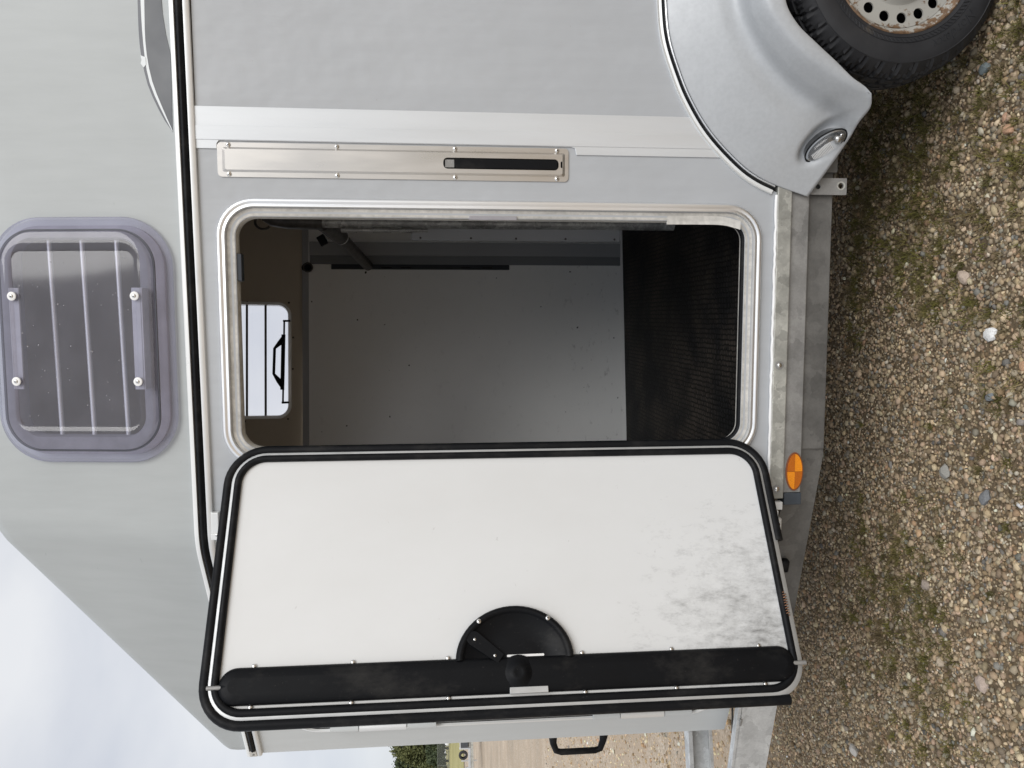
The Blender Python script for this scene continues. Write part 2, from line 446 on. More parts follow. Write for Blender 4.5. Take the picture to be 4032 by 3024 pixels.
# ------------------------------------------------------------------ mesh helpers
class MB:
    def __init__(self):
        self.v, self.f = [], []

    def add(self, vs, fs):
        n = len(self.v)
        self.v += [tuple(p) for p in vs]
        self.f += [tuple(i + n for i in q) for q in fs]
        return self

    def box(self, x0, x1, y0, y1, z0, z1):
        vs = [(x, y, z) for x in (x0, x1) for y in (y0, y1) for z in (z0, z1)]
        return self.add(vs, [(0, 1, 3, 2), (4, 6, 7, 5), (0, 4, 5, 1), (2, 3, 7, 6), (0, 2, 6, 4), (1, 5, 7, 3)])

    def obox(self, c, a, b_, d):
        c, a, b_, d = map(Vector, (c, a, b_, d))
        vs = [c + i * a + j * b_ + k * d for i in (-1, 1) for j in (-1, 1) for k in (-1, 1)]
        return self.add(vs, [(0, 1, 3, 2), (4, 6, 7, 5), (0, 4, 5, 1), (2, 3, 7, 6), (0, 2, 6, 4), (1, 5, 7, 3)])

    def beam(self, p, q, w, h):                       # box beam from p to q, w sideways, h in Z
        p, q = Vector(p), Vector(q)
        d = (q - p)
        s = Vector((-d.y, d.x, 0)).normalized() * w / 2
        return self.obox((p + q) / 2, d / 2, s, (0, 0, h / 2))

    def tube(self, path, r, seg=8, closed=False, caps=True, flat=1.0):
        P = [Vector(p) for p in path]
        n = len(P)
        rs = r if isinstance(r, (list, tuple)) else [r] * n
        rings, prev = [], None
        for i in range(n):
            if closed:
                t = P[(i + 1) % n] - P[i - 1]
            else:
                t = P[min(i + 1, n - 1)] - P[max(i - 1, 0)]
            t.normalize()
            if prev is None:
                a = Vector((0, 1, 0)) if abs(t.y) < 0.9 else Vector((1, 0, 0))
                u = (a - a.dot(t) * t).normalized()
            else:
                u = (prev - prev.dot(t) * t).normalized()
            prev = u
            w = t.cross(u)
            rings.append([P[i] + rs[i] * (cos(2 * pi * k / seg) * u * flat + sin(2 * pi * k / seg) * w) for k in range(seg)])
        vs = [p for ring in rings for p in ring]
        fs = []
        for i in range(n if closed else n - 1):
            for k in range(seg):
                a, b_ = i * seg + k, i * seg + (k + 1) % seg
                c, d = ((i + 1) % n) * seg + (k + 1) % seg, ((i + 1) % n) * seg + k
                fs.append((a, b_, c, d))
        if caps and not closed:
            fs.append(tuple(range(seg))[::-1])
            fs.append(tuple((n - 1) * seg + k for k in range(seg)))
        return self.add(vs, fs)

    def grid(self, rows, closed_u=False, closed_v=False):
        nv, nu = len(rows), len(rows[0])
        vs = [p for r in rows for p in r]
        fs = []
        for i in range(nv if closed_v else nv - 1):
            for j in range(nu if closed_u else nu - 1):
                a = i * nu + j
                b_ = i * nu + (j + 1) % nu
                c = ((i + 1) % nv) * nu + (j + 1) % nu
                d = ((i + 1) % nv) * nu + j
                fs.append((a, b_, c, d))
        return self.add(vs, fs)

    def lathe(self, prof, O, A, U_, seg=48, closed_prof=False):     # prof: (radius, height along A)
        O, A, U_ = Vector(O), Vector(A).normalized(), Vector(U_).normalized()
        W = A.cross(U_)
        rows = []
        for r, h in prof:
            rows.append([O + A * h + r * (cos(2 * pi * k / seg) * U_ + sin(2 * pi * k / seg) * W) for k in range(seg)])
        return self.grid(rows, closed_u=True, closed_v=closed_prof)

    def plate(self, outer, holes, O, U_, V_, N_, th):
        # flat plate: 2-D loops in the U/V frame, front face at O, thickness along -N
        O, U_, V_, N_ = map(Vector, (O, U_, V_, N_))
        loops = [[(float(x), float(y)) for x, y in lp] for lp in [outer] + list(holes)]
        polys = [[Vector((x, y, 0)) for x, y in lp] for lp in loops]
        tris = tessellate_polygon(polys)
        flat = [p for lp in loops for p in lp]
        n = len(flat)
        vs = [O + x * U_ + y * V_ for x, y in flat] + [O + x * U_ + y * V_ - th * N_ for x, y in flat]
        fs = []
        for t in tris:
            a, b_, c = t
            ar = (flat[b_][0] - flat[a][0]) * (flat[c][1] - flat[a][1]) - (flat[c][0] - flat[a][0]) * (flat[b_][1] - flat[a][1])
            if U_.cross(V_).dot(N_) < 0:
                ar = -ar
            if ar < 0:
                a, c = c, a
            fs.append((a, b_, c))
            fs.append((c + n, b_ + n, a + n))
        k = 0
        for lp in loops:
            m_ = len(lp)
            for i in range(m_):
                a, b_ = k + i, k + (i + 1) % m_
                fs.append((a, b_, b_ + n, a + n))
            k += m_
        return self.add(vs, fs)

    def ring(self, loops):                              # loft list of equal-length closed loops
        return self.grid(loops, closed_u=True)

    def mesh(self, name, mat, smooth=35, recalc=True):
        me = bpy.data.meshes.new(name)
        me.from_pydata([tuple(p) for p in self.v], [], self.f)
        if recalc:
            bm = bmesh.new(); bm.from_mesh(me)
            bmesh.ops.recalc_face_normals(bm, faces=bm.faces)
            bm.to_mesh(me); bm.free()
        if mat:
            me.materials.append(MT[mat])
        if smooth:
            me.shade_smooth()
            me.set_sharp_from_angle(angle=radians(smooth))
        me.update()
        return me

    def obj(self, name, mat, parent=None, smooth=35, bevel=0, recalc=True):
        o = bpy.data.objects.new(name, self.mesh(name, mat, smooth, recalc))
        COL.objects.link(o)
        if bevel:
            md = o.modifiers.new('bevel', 'BEVEL')
            md.width = bevel; md.segments = 2; md.limit_method = 'ANGLE'; md.angle_limit = radians(40)
        if parent:
            adopt(o, parent)
        return o

def world_of(o):
    m_ = Matrix.Translation(o.location) @ o.rotation_euler.to_matrix().to_4x4()
    if o.parent:
        m_ = world_of(o.parent) @ o.matrix_parent_inverse @ m_
    return m_

def adopt(o, parent):
    o.parent = parent
    o.matrix_parent_inverse = world_of(parent).inverted()

def empty(name, loc=(0, 0, 0), parent=None):
    o = bpy.data.objects.new(name, None)
    o.empty_display_size = 0.1
    COL.objects.link(o)
    o.location = loc
    if parent:
        o.location = (0, 0, 0)
        adopt(o, parent)
    return o

def tag(o, label, cat=None, group=None, kind=None):
    o['label'] = label
    if cat: o['category'] = cat
    if group: o['group'] = group
    if kind: o['kind'] = kind
    return o

def rrect(x0, x1, y0, y1, r, n=8):
    r = max(r, 1e-4)
    pts = []
    for cx, cy, a0 in ((x1 - r, y1 - r, 0), (x0 + r, y1 - r, 90), (x0 + r, y0 + r, 180), (x1 - r, y0 + r, 270)):
        for k in range(n + 1):
            a = radians(a0 + 90 * k / n)
            pts.append((cx + r * cos(a), cy + r * sin(a)))
    return pts

def circ(cx, cy, r, n=16):
    return [(cx + r * cos(2 * pi * k / n), cy + r * sin(2 * pi * k / n)) for k in range(n)]

def catmull(pts, n):
    P = np.array(pts, float)
    d = np.r_[0, np.cumsum(np.linalg.norm(np.diff(P, axis=0), axis=1))]
    t = np.linspace(0, d[-1], n)
    m_ = np.zeros_like(P)
    m_[1:-1] = (P[2:] - P[:-2]) / (d[2:] - d[:-2])[:, None]
    m_[0] = (P[1] - P[0]) / (d[1] - d[0]); m_[-1] = (P[-1] - P[-2]) / (d[-1] - d[-2])
    out = []
    for x in t:
        i = min(max(np.searchsorted(d, x) - 1, 0), len(P) - 2)
        h = d[i + 1] - d[i]; s = (x - d[i]) / h
        out.append((2 * s**3 - 3 * s**2 + 1) * P[i] + (s**3 - 2 * s**2 + s) * h * m_[i] + (-2 * s**3 + 3 * s**2) * P[i + 1] + (s**3 - s**2) * h * m_[i + 1])
    return np.array(out)

# ------------------------------------------------------------------ ground
def terrain(x, y):
    r = math.hypot(x, y)
    return min(max((r - 60) * 0.0156, 0), 1.0)

def disc(r_list, seg, dz):
    g = MB()
    rows = []
    for r in r_list:
        rows.append([(r * cos(2 * pi * k / seg), r * sin(2 * pi * k / seg), terrain(r, 0) + dz) for k in range(seg)])
    g.grid(rows, closed_u=True)
    return g
g = disc([0.001, 1, 3, 8, 20, 40, 60, 65, 80, 100, 124, 160, 400, 1500], 64, 0)
gr = g.obj('ground', 'ground', smooth=60)
tag(gr, 'brown gravel yard the horse trailer stands on', 'ground', kind='structure')
g = disc([65, 72, 80, 100, 124, 160, 400, 1400], 96, 0.05)
gf = g.obj('grass_field', 'grass', smooth=60)
tag(gf, 'strip of dry yellow grass beyond the yard', 'grass', kind='structure')

# ------------------------------------------------------------------ the horse trailer
TR = empty('horse_trailer', (0.4, 0.87, 0))
tag(TR, 'grey horse trailer with its white-lined side door standing open', 'trailer')
T = TR

def part(mb, name, mat, parent=None, **k):
    return mb.obj(name, mat, parent or T, **k)

X, Y, Z = Vector((1, 0, 0)), Vector((0, 1, 0)), Vector((0, 0, 1))
FRONT = -Y                                   # normal of the near wall

# opening and frame outlines on the near wall
OX0, OX1, OZ0, OZ1, OR = -0.42, 0.326, 0.617, 2.162, 0.105
def opening(o):
    return rrect(OX0 + o, OX1 - o, OZ0 + o, OZ1 - o, OR - o, 10)

# near side wall; its lower rear corner is cut away for the wheel arch
def wall_outline():
    pts = [(2.40, 2.215), (-0.63, 2.20), (-0.63, 0.572), (0.36, 0.572)]
    arc = catmull([(0.36, 0.572), (0.395, 0.655), (0.45, 0.725), (0.53, 0.80), (0.62, 0.855), (0.75, 0.91), (0.88, 0.928)], 16)
    pts += [(float(a), float(b_)) for a, b_ in arc[1:]]
    pts += [(1.72, 0.928), (1.95, 0.86), (2.1, 0.74), (2.22, 0.572), (2.40, 0.572)]
    return pts
w = MB().plate(wall_outline(), [opening(0.05)], (0, 0, 0), X, Z, FRONT, 0.03)
part(w, 'side_wall', 'wall', smooth=0)

# frame round the door opening: ribbed aluminium bead, then aged seal face
def framing(prof, loop=opening):
    return [[(x, y, z) for x, z in loop(o) for y in (yy,)] for o, yy in prof]
fr = MB().ring(framing([(0, -0.001), (0.001, -0.008), (0.005, -0.013), (0.012, -0.0135), (0.0155, -0.010), (0.0175, -0.010), (0.020, -0.0125), (0.0235, -0.0125), (0.0255, -0.004), (0.0255, 0.012)]))
frame = part(fr, 'door_frame', 'alu', smooth=50)
fr = MB().ring(framing([(0.0257, 0.002), (0.028, -0.002), (0.038, 0.0005), (0.048, -0.001), (0.052, 0.006), (0.052, 0.034)]))
part(fr, 'frame_seal', 'cream', frame, smooth=50)
# black gasket along the sill and up into the corners
lp = opening(0.050)
gp = [(x, 0.010, z) for x, z in lp if z < 0.76]
k0 = max(range(len(gp)), key=lambda i: (Vector(gp[i]) - Vector(gp[i - 1])).length)
gp = gp[k0:] + gp[:k0]
part(MB().tube(gp, 0.009, 8), 'sill_gasket', 'rubber', frame)
# tongue of seal peeling off at the lower rear corner
tg = catmull([(0.2775, 0.003, 0.90), (0.2775, -0.003, 0.80), (0.275, -0.010, 0.735), (0.262, -0.020, 0.690)], 14)
mb = MB()
rows = []
for p in tg:
    rows.append([p + np.array(q) for q in ((-0.012, 0, 0), (-0.012, -0.004, 0), (0.012, -0.004, 0), (0.012, 0, 0))])
mb.grid([[tuple(q) for q in r] for r in rows], closed_u=True)
mb.f.append(tuple(len(mb.v) - 4 + i for i in range(4)))
part(mb, 'loose_seal', 'cream', frame, smooth=40)
part(MB().box(0.272, 0.283, -0.006, 0.0, 1.335, 1.47), 'latch_keeper', 'keeper', frame, bevel=0.001)
part(MB().box(0.10, 0.175, 0.004, 0.030, 2.098, 2.116), 'top_catch', 'slot_rail', frame, bevel=0.002)

# aluminium pillar strip with the notch for the lock plate
ol = [(0.568, 2.214), (0.456, 2.213), (0.456, 2.152), (0.470, 2.152), (0.478, 2.146), (0.478, 1.180), (0.474, 1.170), (0.456, 1.166), (0.456, 0.735), (0.50, 0.775), (0.568, 0.825)]
ps = part(MB().plate(ol, [], (0, -0.004, 0), X, Z, FRONT, 0.0035), 'pillar_strip', 'strip', smooth=0, bevel=0.001)
part(MB().plate([(0.517, 2.212), (0.4795, 2.212), (0.4795, 0.762), (0.50, 0.779), (0.517, 0.790)], [], (0, -0.0056, 0), X, Z, FRONT, 0.0015), 'raised_band', 'strip', ps, smooth=0, bevel=0.0006)

# stainless lock plate with a slot, handle and eight screws
slot = rrect(0.4115, 0.4420, 1.217, 1.541, 0.012, 6)
slit = rrect(0.4185, 0.4365, 1.2045, 1.2115, 0.0030, 5)
pl = part(MB().plate(rrect(0.381, 0.4735, 1.188, 2.152, 0.012, 6), [slot, slit], (0, -0.0035, 0), X, Z, FRONT, 0.003), 'lock_plate', 'steel', smooth=0, bevel=0.0006)
hs = [slot, slit]
mb = MB()
lo, hi = rrect(0.3945, 0.4605, 1.1985, 2.139, 0.006, 6), rrect(0.4000, 0.4550, 1.206, 2.131, 0.005, 6)
mb.ring([[(x, -0.0036, z) for x, z in lo], [(x, -0.0085, z) for x, z in hi]])
mb.plate(hi, hs, (0, -0.0085, 0), X, Z, FRONT, 0.0012)
part(mb, 'pressed_face', 'steel', pl, smooth=25)
part(MB().plate(rrect(0.409, 0.4445, 1.20, 1.545, 0.010, 6), [], (0, -0.0004, 0), X, Z, FRONT, 0.0003), 'lock_well_shade', 'dark', pl, smooth=0)  # thin black sheet on the wall, painting the shade inside the slot
hd = MB().plate(rrect(0.4135, 0.4385, 1.222, 1.508, 0.004, 4), [], (0, -0.0125, 0), X, Z, FRONT, 0.010)
part(hd, 'pull_handle', 'plastic', pl, smooth=0, bevel=0.0025)
part(MB().box(0.4155, 0.4375, -0.0050, -0.0010, 1.510, 1.536), 'lock_cam', 'galv_grey', pl, bevel=0.001)

def screw(c, n, r, name='screw', parent=None, mat='chrome', cross=True):
    c, n = Vector(c), Vector(n).normalized()
    ref = Z if abs(n.z) < 0.9 else X
    u = n.cross(ref).normalized()
    w_ = n.cross(u)
    mb = MB().lathe([(r, 0), (r * 0.92, r * 0.32), (r * 0.6, r * 0.52), (r * 0.2, r * 0.58), (1e-5, r * 0.58)], c, n, u, 14)
    o = part(mb, name, mat, parent, smooth=50)
    if cross:
        me = o.data
        me.materials.append(MT['dark'])
        bm = bmesh.new(); bm.from_mesh(me)
        a = random.random()
        u2, w2 = (cos(a) * u + sin(a) * w_), (-sin(a) * u + cos(a) * w_)
        for p, q in ((u2, w2), (w2, u2)):
            hl, hw, h = r * 0.42, r * 0.12, r * 0.62
            vs = [bm.verts.new(c + n * h + i * hl * p + j * hw * q) for i, j in ((-1, -1), (1, -1), (1, 1), (-1, 1))]
            fc = bm.faces.new(vs); fc.material_index = 1
            h += 0.0002
        bm.to_mesh(me); bm.free()
    return o
for z in (2.122, 1.832, 1.508, 1.221):
    for x in (0.467, 0.3885):
        screw((x, -0.0036, z), FRONT, 0.0066, parent=pl)

# nose of the trailer: panel turning inwards, then a flat front
NA, NB = Vector((-0.63, 0, 0)), Vector((-1.54, 0.475, 0))
ND = (NB - NA).normalized()
NN = Vector((-0.46273, -0.88650, 0))
def npt(s, z, off=0.0):
    return NA + ND * s + NN * off + Vector((0, 0, z))
NLEN = (NB - NA).length
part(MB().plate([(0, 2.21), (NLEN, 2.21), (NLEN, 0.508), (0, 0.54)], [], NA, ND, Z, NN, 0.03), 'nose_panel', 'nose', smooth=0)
part(MB().box(-1.54, -1.51, 0.4765, 1.33, 0.508, 2.21), 'front_panel', 'roof', smooth=0, bevel=0.006)
part(MB().plate([(0, 2.21), (sqrt(0.79**2 + 0.29**2), 2.21), (sqrt(0.79**2 + 0.29**2), 0.52), (0, 0.508)], [], (-1.54, 1.33, 0), Vector((0.79, 0.29, 0)).normalized(), Z, Vector((-0.29, 0.79, 0)).normalized(), 0.03), 'nose_panel', 'roof', smooth=0)

# hatch in the nose panel with its edge trim and two hinges
def hloop(o):
    return rrect(0.16 + o, 0.913 - o, 0.562 + o, 2.088 - o, 0.11 - o, 8)
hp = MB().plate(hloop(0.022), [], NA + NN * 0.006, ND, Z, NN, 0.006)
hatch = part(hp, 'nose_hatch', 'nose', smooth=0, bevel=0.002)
mb = MB().ring([[npt(s, z, h) for s, z in hloop(o)] for o, h in ((0, 0.0), (0.001, 0.007), (0.010, 0.009), (0.013, 0.003))])
part(mb, 'hatch_trim', 'alu_white', hatch, smooth=50)
mb = MB().ring([[npt(s, z, h) for s, z in hloop(o)] for o, h in ((0.0135, 0.001), (0.015, 0.004), (0.020, 0.004), (0.0215, 0.001))])
part(mb, 'hatch_gasket', 'rubber', hatch, smooth=50)
for z0, z1 in ((1.58, 1.947), (0.663, 1.024)):
    seg_ = (z1 - z0)
    cuts = [z0, z0 + 0.28 * seg_, z0 + 0.73 * seg_, z1]
    hg = None
    for k in range(3):
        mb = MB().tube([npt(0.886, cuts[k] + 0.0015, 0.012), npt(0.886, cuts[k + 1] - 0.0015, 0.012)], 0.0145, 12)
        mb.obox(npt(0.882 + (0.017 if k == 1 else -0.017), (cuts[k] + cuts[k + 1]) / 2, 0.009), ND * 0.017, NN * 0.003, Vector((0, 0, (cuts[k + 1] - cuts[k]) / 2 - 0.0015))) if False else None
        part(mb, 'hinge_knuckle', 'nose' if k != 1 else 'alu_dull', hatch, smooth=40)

# belt trim between body and roof
bend = [(-0.595 - 0.085 * t, 0.0222 * t * t) for t in lin(0, 1, 7)]
belt_path = [(2.40, 0.0), (1.2, 0.0), (0.5, 0.0), (0.0, 0.0)] + bend
e = np.array(bend[-1]); d_ = np.array((ND.x, ND.y))
endp = np.array((NB.x, NB.y))
for t in (0.25, 0.5, 0.75, 1.0):
    belt_path.append(tuple(e + (endp - e) * t))
def belt_z(x):
    return 2.245 + max(x + 0.63, 0) * 0.0105
def sweep(path, prof):
    rows = []
    n = len(path)
    P = [Vector((a, b_)) for a, b_ in path]
    for i in range(n):
        t = (P[min(i + 1, n - 1)] - P[max(i - 1, 0)]).normalized()
        nrm = Vector((-t.y, t.x))
        if nrm.y > 0: nrm = -nrm
        rows.append([(P[i].x + nrm.x * o, P[i].y + nrm.y * o, belt_z(P[i].x) + dz) for o, dz in prof])
    return rows
def sweep_mb(path, prof):
    rows = sweep(path, prof)
    mb = MB().grid(rows, closed_u=True)
    k = len(prof)
    mb.f.append(tuple(range(k))); mb.f.append(tuple(len(mb.v) - k + i for i in range(k)))
    return mb
bt = part(sweep_mb(belt_path, [(0.000, 0.003), (0.010, 0.002), (0.013, -0.003), (0.013, -0.010), (0.000, -0.011)]), 'belt_trim', 'alu_white', smooth=40)
rprof = [(0.0, -0.0105)] + [(0.004 + 0.015 * sin(pi * k / 8), -0.0105 - 0.0235 * k / 8) for k in range(9)] + [(0.0, -0.034)]
cut = belt_path[:-1] + [tuple(e + (endp - e) * 0.965)]
part(sweep_mb(cut, rprof), 'trim_rubber', 'rubber', bt, smooth=60)
part(sweep_mb(belt_path, [(0.0, -0.0345), (0.012, -0.0345), (0.0125, -0.043), (0.009, -0.049), (0.0, -0.050)]), 'trim_lower', 'alu_dull', bt, smooth=40)
tpe = tuple(e + (endp - e) * 0.985)
part(MB().obox((tpe[0] + NN.x * 0.008, tpe[1] + NN.y * 0.008, 2.224), ND * 0.014, NN * 0.006, (0, 0, 0.013)), 'trim_end', 'cream', bt, bevel=0.002)
screw((tpe[0] + NN.x * 0.0142, tpe[1] + NN.y * 0.0142, 2.224), NN, 0.005, parent=bt, mat='galv_grey', cross=False)

# moulded roof hood
b0, b1, b2, b3, b4, b5, b6 = [(x, y, 2.235) for x, y in ((2.40, 0), (-0.63, 0), (-1.54, 0.475), (-1.54, 1.33), (-0.75, 1.645), (0.6, 1.81), (2.40, 1.81))]
f2, f3 = (-1.545, 0.482, 2.322), (-1.545, 1.323, 2.322)
t0, t1, t4, t5, t6 = (2.36, 0.0783, 2.85), (-0.600, 0.0783, 2.85), (-0.62, 1.578, 2.85), (0.6, 1.731, 2.85), (2.36, 1.731, 2.85)
c0, c1 = (2.2, 0.9, 2.90), (-0.45, 0.86, 2.88)
bm = bmesh.new()
VV = {}
for n_, p in dict(b0=b0, b1=b1, b2=b2, b3=b3, b4=b4, b5=b5, b6=b6, f2=f2, f3=f3, t0=t0, t1=t1, t4=t4, t5=t5, t6=t6).items():
    VV[n_] = bm.verts.new(p)
for q in ('b0 b1 t1 t0', 'b1 b2 f2 t1', 'b2 b3 f3 f2', 'f2 f3 t4 t1', 'b3 b4 t4 f3', 'b4 b5 t5 t4', 'b5 b6 t6 t5', 'b6 b0 t0 t6', 't0 t1 t4 t5 t6'):
    bm.faces.new([VV[k] for k in q.split()])
bmesh.ops.recalc_face_normals(bm, faces=bm.faces)
be = [e_ for e_ in bm.edges if not e_.is_boundary]
bmesh.ops.bevel(bm, geom=be, offset=0.045, segments=5, profile=0.5, affect='EDGES', clamp_overlap=True)
me = bpy.data.meshes.new('roof')
bm.to_mesh(me); bm.free()
roof = bpy.data.objects.new('roof', me)
COL.objects.link(roof)
me.materials.append(MT['roof']); me.materials.append(MT['roof_in'])
md = roof.modifiers.new('solid', 'SOLIDIFY'); md.thickness = 0.014; md.offset = -1; md.material_offset = 1; md.material_offset_rim = 1
RS = Vector((0, 0.072 / 0.565, 1)).normalized()          # up the near roof side
RN = RS.cross(X).normalized()
if RN.y > 0: RN = -RN
RO = Vector((0, 0, 2.235))
def rpt(x, s, off=0.0):                                   # point on the near roof side
    return RO + Vector((x, 0, 0)) + RS * s + RN * off
FD = Vector((1.35, 0.165, 0)).normalized()                # far roof side runs along this
FS = Vector((-0.0, -0.0, 1))
def plane_n(a, b_, c):
    return (Vector(b_) - Vector(a)).cross(Vector(c) - Vector(a)).normalized()
FN = plane_n(b4, b5, t5)
if FN.y < 0: FN = -FN
FS = FN.cross(FD).normalized()
if FS.z < 0: FS = -FS
FO = Vector((-0.75, 1.645, 2.235))
def fpt(u, s, off=0.0):                                   # point on the far roof side
    return FO + FD * u + FS * s + FN * off
near_hole = rrect(-0.334, 0.218, 0.135, 0.495, 0.06, 6)
far_hole = rrect(0.262, 0.815, 0.070, 0.475, 0.055, 6)
cutters = []
for lp, O_, U_, V_, N_ in ((near_hole, RO, X, RS, RN), (far_hole, FO, FD, FS, FN)):
    mb = MB().plate(lp, [], O_ + N_ * 0.08, U_, V_, N_, 0.16)
    co = bpy.data.objects.new('cutter', mb.mesh('cutter', None, 0))
    COL.objects.link(co)
    cutters.append(co)
    md = roof.modifiers.new('cut', 'BOOLEAN'); md.operation = 'DIFFERENCE'; md.object = co; md.solver = 'EXACT'
dg = bpy.context.evaluated_depsgraph_get()
nm = bpy.data.meshes.new_from_object(roof.evaluated_get(dg))
roof.modifiers.clear()
roof.data = nm
nm.name = 'roof'
nm.shade_smooth(); nm.set_sharp_from_angle(angle=radians(42))
for co in cutters:
    bpy.data.objects.remove(co)
adopt(roof, T)

# decal swoosh on the roof side
def rz(pts):
    return [(x, (z - 2.235) / RS.z) for x, z in pts]
def upto(pts, n=16):
    return [tuple(float(q) for q in p) for p in catmull(pts, n)]
o1 = upto([(1.5, 2.33), (1.1, 2.345), (0.843, 2.349), (0.724, 2.348), (0.635, 2.334), (0.582, 2.315), (0.521, 2.284), (0.499, 2.268)], 30)
o2 = upto([(1.5, 2.322), (1.1, 2.337), (0.843, 2.341), (0.724, 2.338), (0.635, 2.327), (0.562, 2.299), (0.499, 2.2685)], 30)
o3 = upto([(1.5, 2.312), (1.1, 2.327), (0.843, 2.331), (0.724, 2.332), (0.635, 2.319), (0.562, 2.293), (0.503, 2.2685)], 30)
o4 = upto([(1.5, 2.30), (1.1, 2.292), (0.842, 2.285), (0.782, 2.281), (0.735, 2.273), (0.702, 2.266)], 16)
for nme, mt, A, B_ in (('decal_outline', 'decal_blue', o1, o2), ('decal_line', 'decal_white', o2, o3), ('decal_field', 'decal_dark', o3, [(1.5, 2.30)])):
    if nme == 'decal_field':
        poly = A + o4[::-1]
    else:
        poly = A + B_[::-1]
    part(MB().plate(rz(poly), [], RO + RN * 0.0014, X, RS, RN, 0.0012), nme, mt, roof, smooth=0)
part(MB().plate(rz([(0.695, 2.3335), (0.70, 2.347), (0.688, 2.3445), (0.679, 2.3475), (0.668, 2.3395), (0.676, 2.333)]), [], RO + RN * 0.0024, X, RS, RN, 0.0009), 'decal_chip', 'decal_white', roof, smooth=0)

# ---- roof window on the near side: acrylic bubble, bars, brackets, screws
def wloop(o, rad=0.135):
    return rrect(-0.402 + o, 0.271 - o, 0.046 + o, 0.548 - o, max(rad - o, 0.02), 12)
def wring(prof):
    return [[rpt(x, s, h) for x, s in wloop(o)] for o, h in prof]
win = empty('roof_window', parent=T)
part(MB().ring(wring([(0.0, 0.003), (-0.002, 0.010), (0.000, 0.015), (0.009, 0.0185), (0.010, 0.0215), (0.020, 0.024), (0.027, 0.034), (0.034, 0.037)])), 'window_flange', 'flange', win, smooth=60)
def nh(o):
    return rrect(-0.334 + o, 0.218 - o, 0.135 + o, 0.495 - o, max(0.06 - o, 0.01), 12)
def nring(prof):
    return [[rpt(x, s, h) for x, s in nh(o)] for o, h in prof]
part(MB().ring(wring([(0.020, 0.001), (0.021, 0.010)]) + nring([(0.000, 0.010), (0.004, 0.004), (0.004, -0.030)])), 'window_seat', 'seat_grey', win, smooth=40)
part(MB().ring(wring([(0.0335, 0.0345), (0.0335, 0.0395), (0.0385, 0.0395), (0.0385, 0.0345)])), 'window_seal', 'rubber_soft', win, smooth=50)
def wrect(o, h, rad):
    return [rpt(x, s, h) for x, s in rrect(-0.402 + o, 0.271 - o, 0.046 + o, 0.548 - o, rad, 12)]
def irect(o, h):
    return [rpt(x, s, h) for x, s in rrect(-0.297 + o, 0.182 - o, 0.128 + o, 0.472 - o, max(0.03 - o, 0.006), 12)]
mb = MB().ring([wrect(0.036, 0.038, 0.10), wrect(0.041, 0.050, 0.095), wrect(0.050, 0.054, 0.086), irect(-0.006, 0.0545), irect(0.0, 0.0525), irect(0.004, 0.0475)])
k = len(mb.v); n_c = len(wloop(0))
mb.f.append(tuple(range(k - n_c, k)))
part(mb, 'window_pane', 'pane', win, smooth=40)
mb = MB()
for k in range(60):
    x_, s_ = random.uniform(-0.28, 0.17), random.uniform(0.145, 0.455)
    h_ = 0.0476
    r_d = random.uniform(0.0008, 0.0022)
    mb.lathe([(r_d, 0), (r_d * 0.8, r_d * 0.45), (r_d * 0.35, r_d * 0.7), (1e-5, r_d * 0.75)], rpt(x_, s_, h_), RN, X, 8)
dr = part(mb, 'rain_droplets', 'pane_drop', win, smooth=60)
dr['kind'] = 'stuff'
for s_ in (0.4005, 0.3075, 0.2095):
    part(MB().tube([rpt(0.225, s_ + 0.0045, -0.020), rpt(-0.342, s_ - 0.0065, -0.020)], 0.0064, 10), 'safety_bar', 'alu_dull', win, smooth=60)
for s_, up_s in ((0.4665, -1), (0.129, 1)):
    mb = MB()
    mb.obox(rpt(-0.058, s_ + up_s * 0.001, 0.0445), Vector((0.138, 0, 0)), RS * 0.0125, RN * 0.0028)
    mb.obox(rpt(-0.058, s_ - up_s * 0.0135, 0.030), Vector((0.138, 0, 0)), RS * 0.0022, RN * 0.0165)
    part(mb, 'window_bracket', 'bracket', win, bevel=0.0015)
    for x in (0.0575, -0.1735):
        part(MB().lathe([(0.0120, 0), (0.0120, 0.003), (0.0095, 0.0042), (0.0052, 0.0042)], rpt(x, s_, 0.0548), RN, X, 20), 'washer', 'white_seal', win, smooth=40)
        screw(rpt(x, s_, 0.058), RN, 0.0060, parent=win)

# ---- far roof window seen through the doorway
fw = empty('far_roof_window', parent=T)
def floop(o):
    return rrect(0.262 + o, 0.815 - o, 0.070 + o, 0.475 - o, max(0.055 - o, 0.01), 8)
mb = MB().ring([[fpt(u, s, h) for u, s in floop(o)] for o, h in ((-0.05, 0.004), (-0.04, 0.02), (0.0, 0.03), (0.03, 0.032), (0.034, 0.027))])
mb.f.append(tuple(range(len(mb.v) - len(floop(0)), len(mb.v))))
part(mb, 'window_pane', 'far_pane', fw, smooth=50)
part(MB().ring([[fpt(u, s, h) for u, s in floop(o)] for o, h in ((-0.012, -0.016), (-0.010, -0.022), (0.003, -0.022), (0.006, -0.012), (0.006, 0.004))]), 'window_lip', 'alu_dull', fw, smooth=50)
for z in (2.502, 2.415):
    s_ = (z - 2.235) / FS.z
    part(MB().tube([fpt(0.255, s_, -0.012), fpt(0.822, s_, -0.012)], 0.0058, 8), 'safety_bar', 'tube_dark', fw, smooth=60)
def fx(x, z, off):                                            # by world X and Z on the far roof side
    s_ = (z - 2.235) / FS.z
    return fpt((x - (FO + FS * s_ + FN * off).x) / FD.x, s_, off)
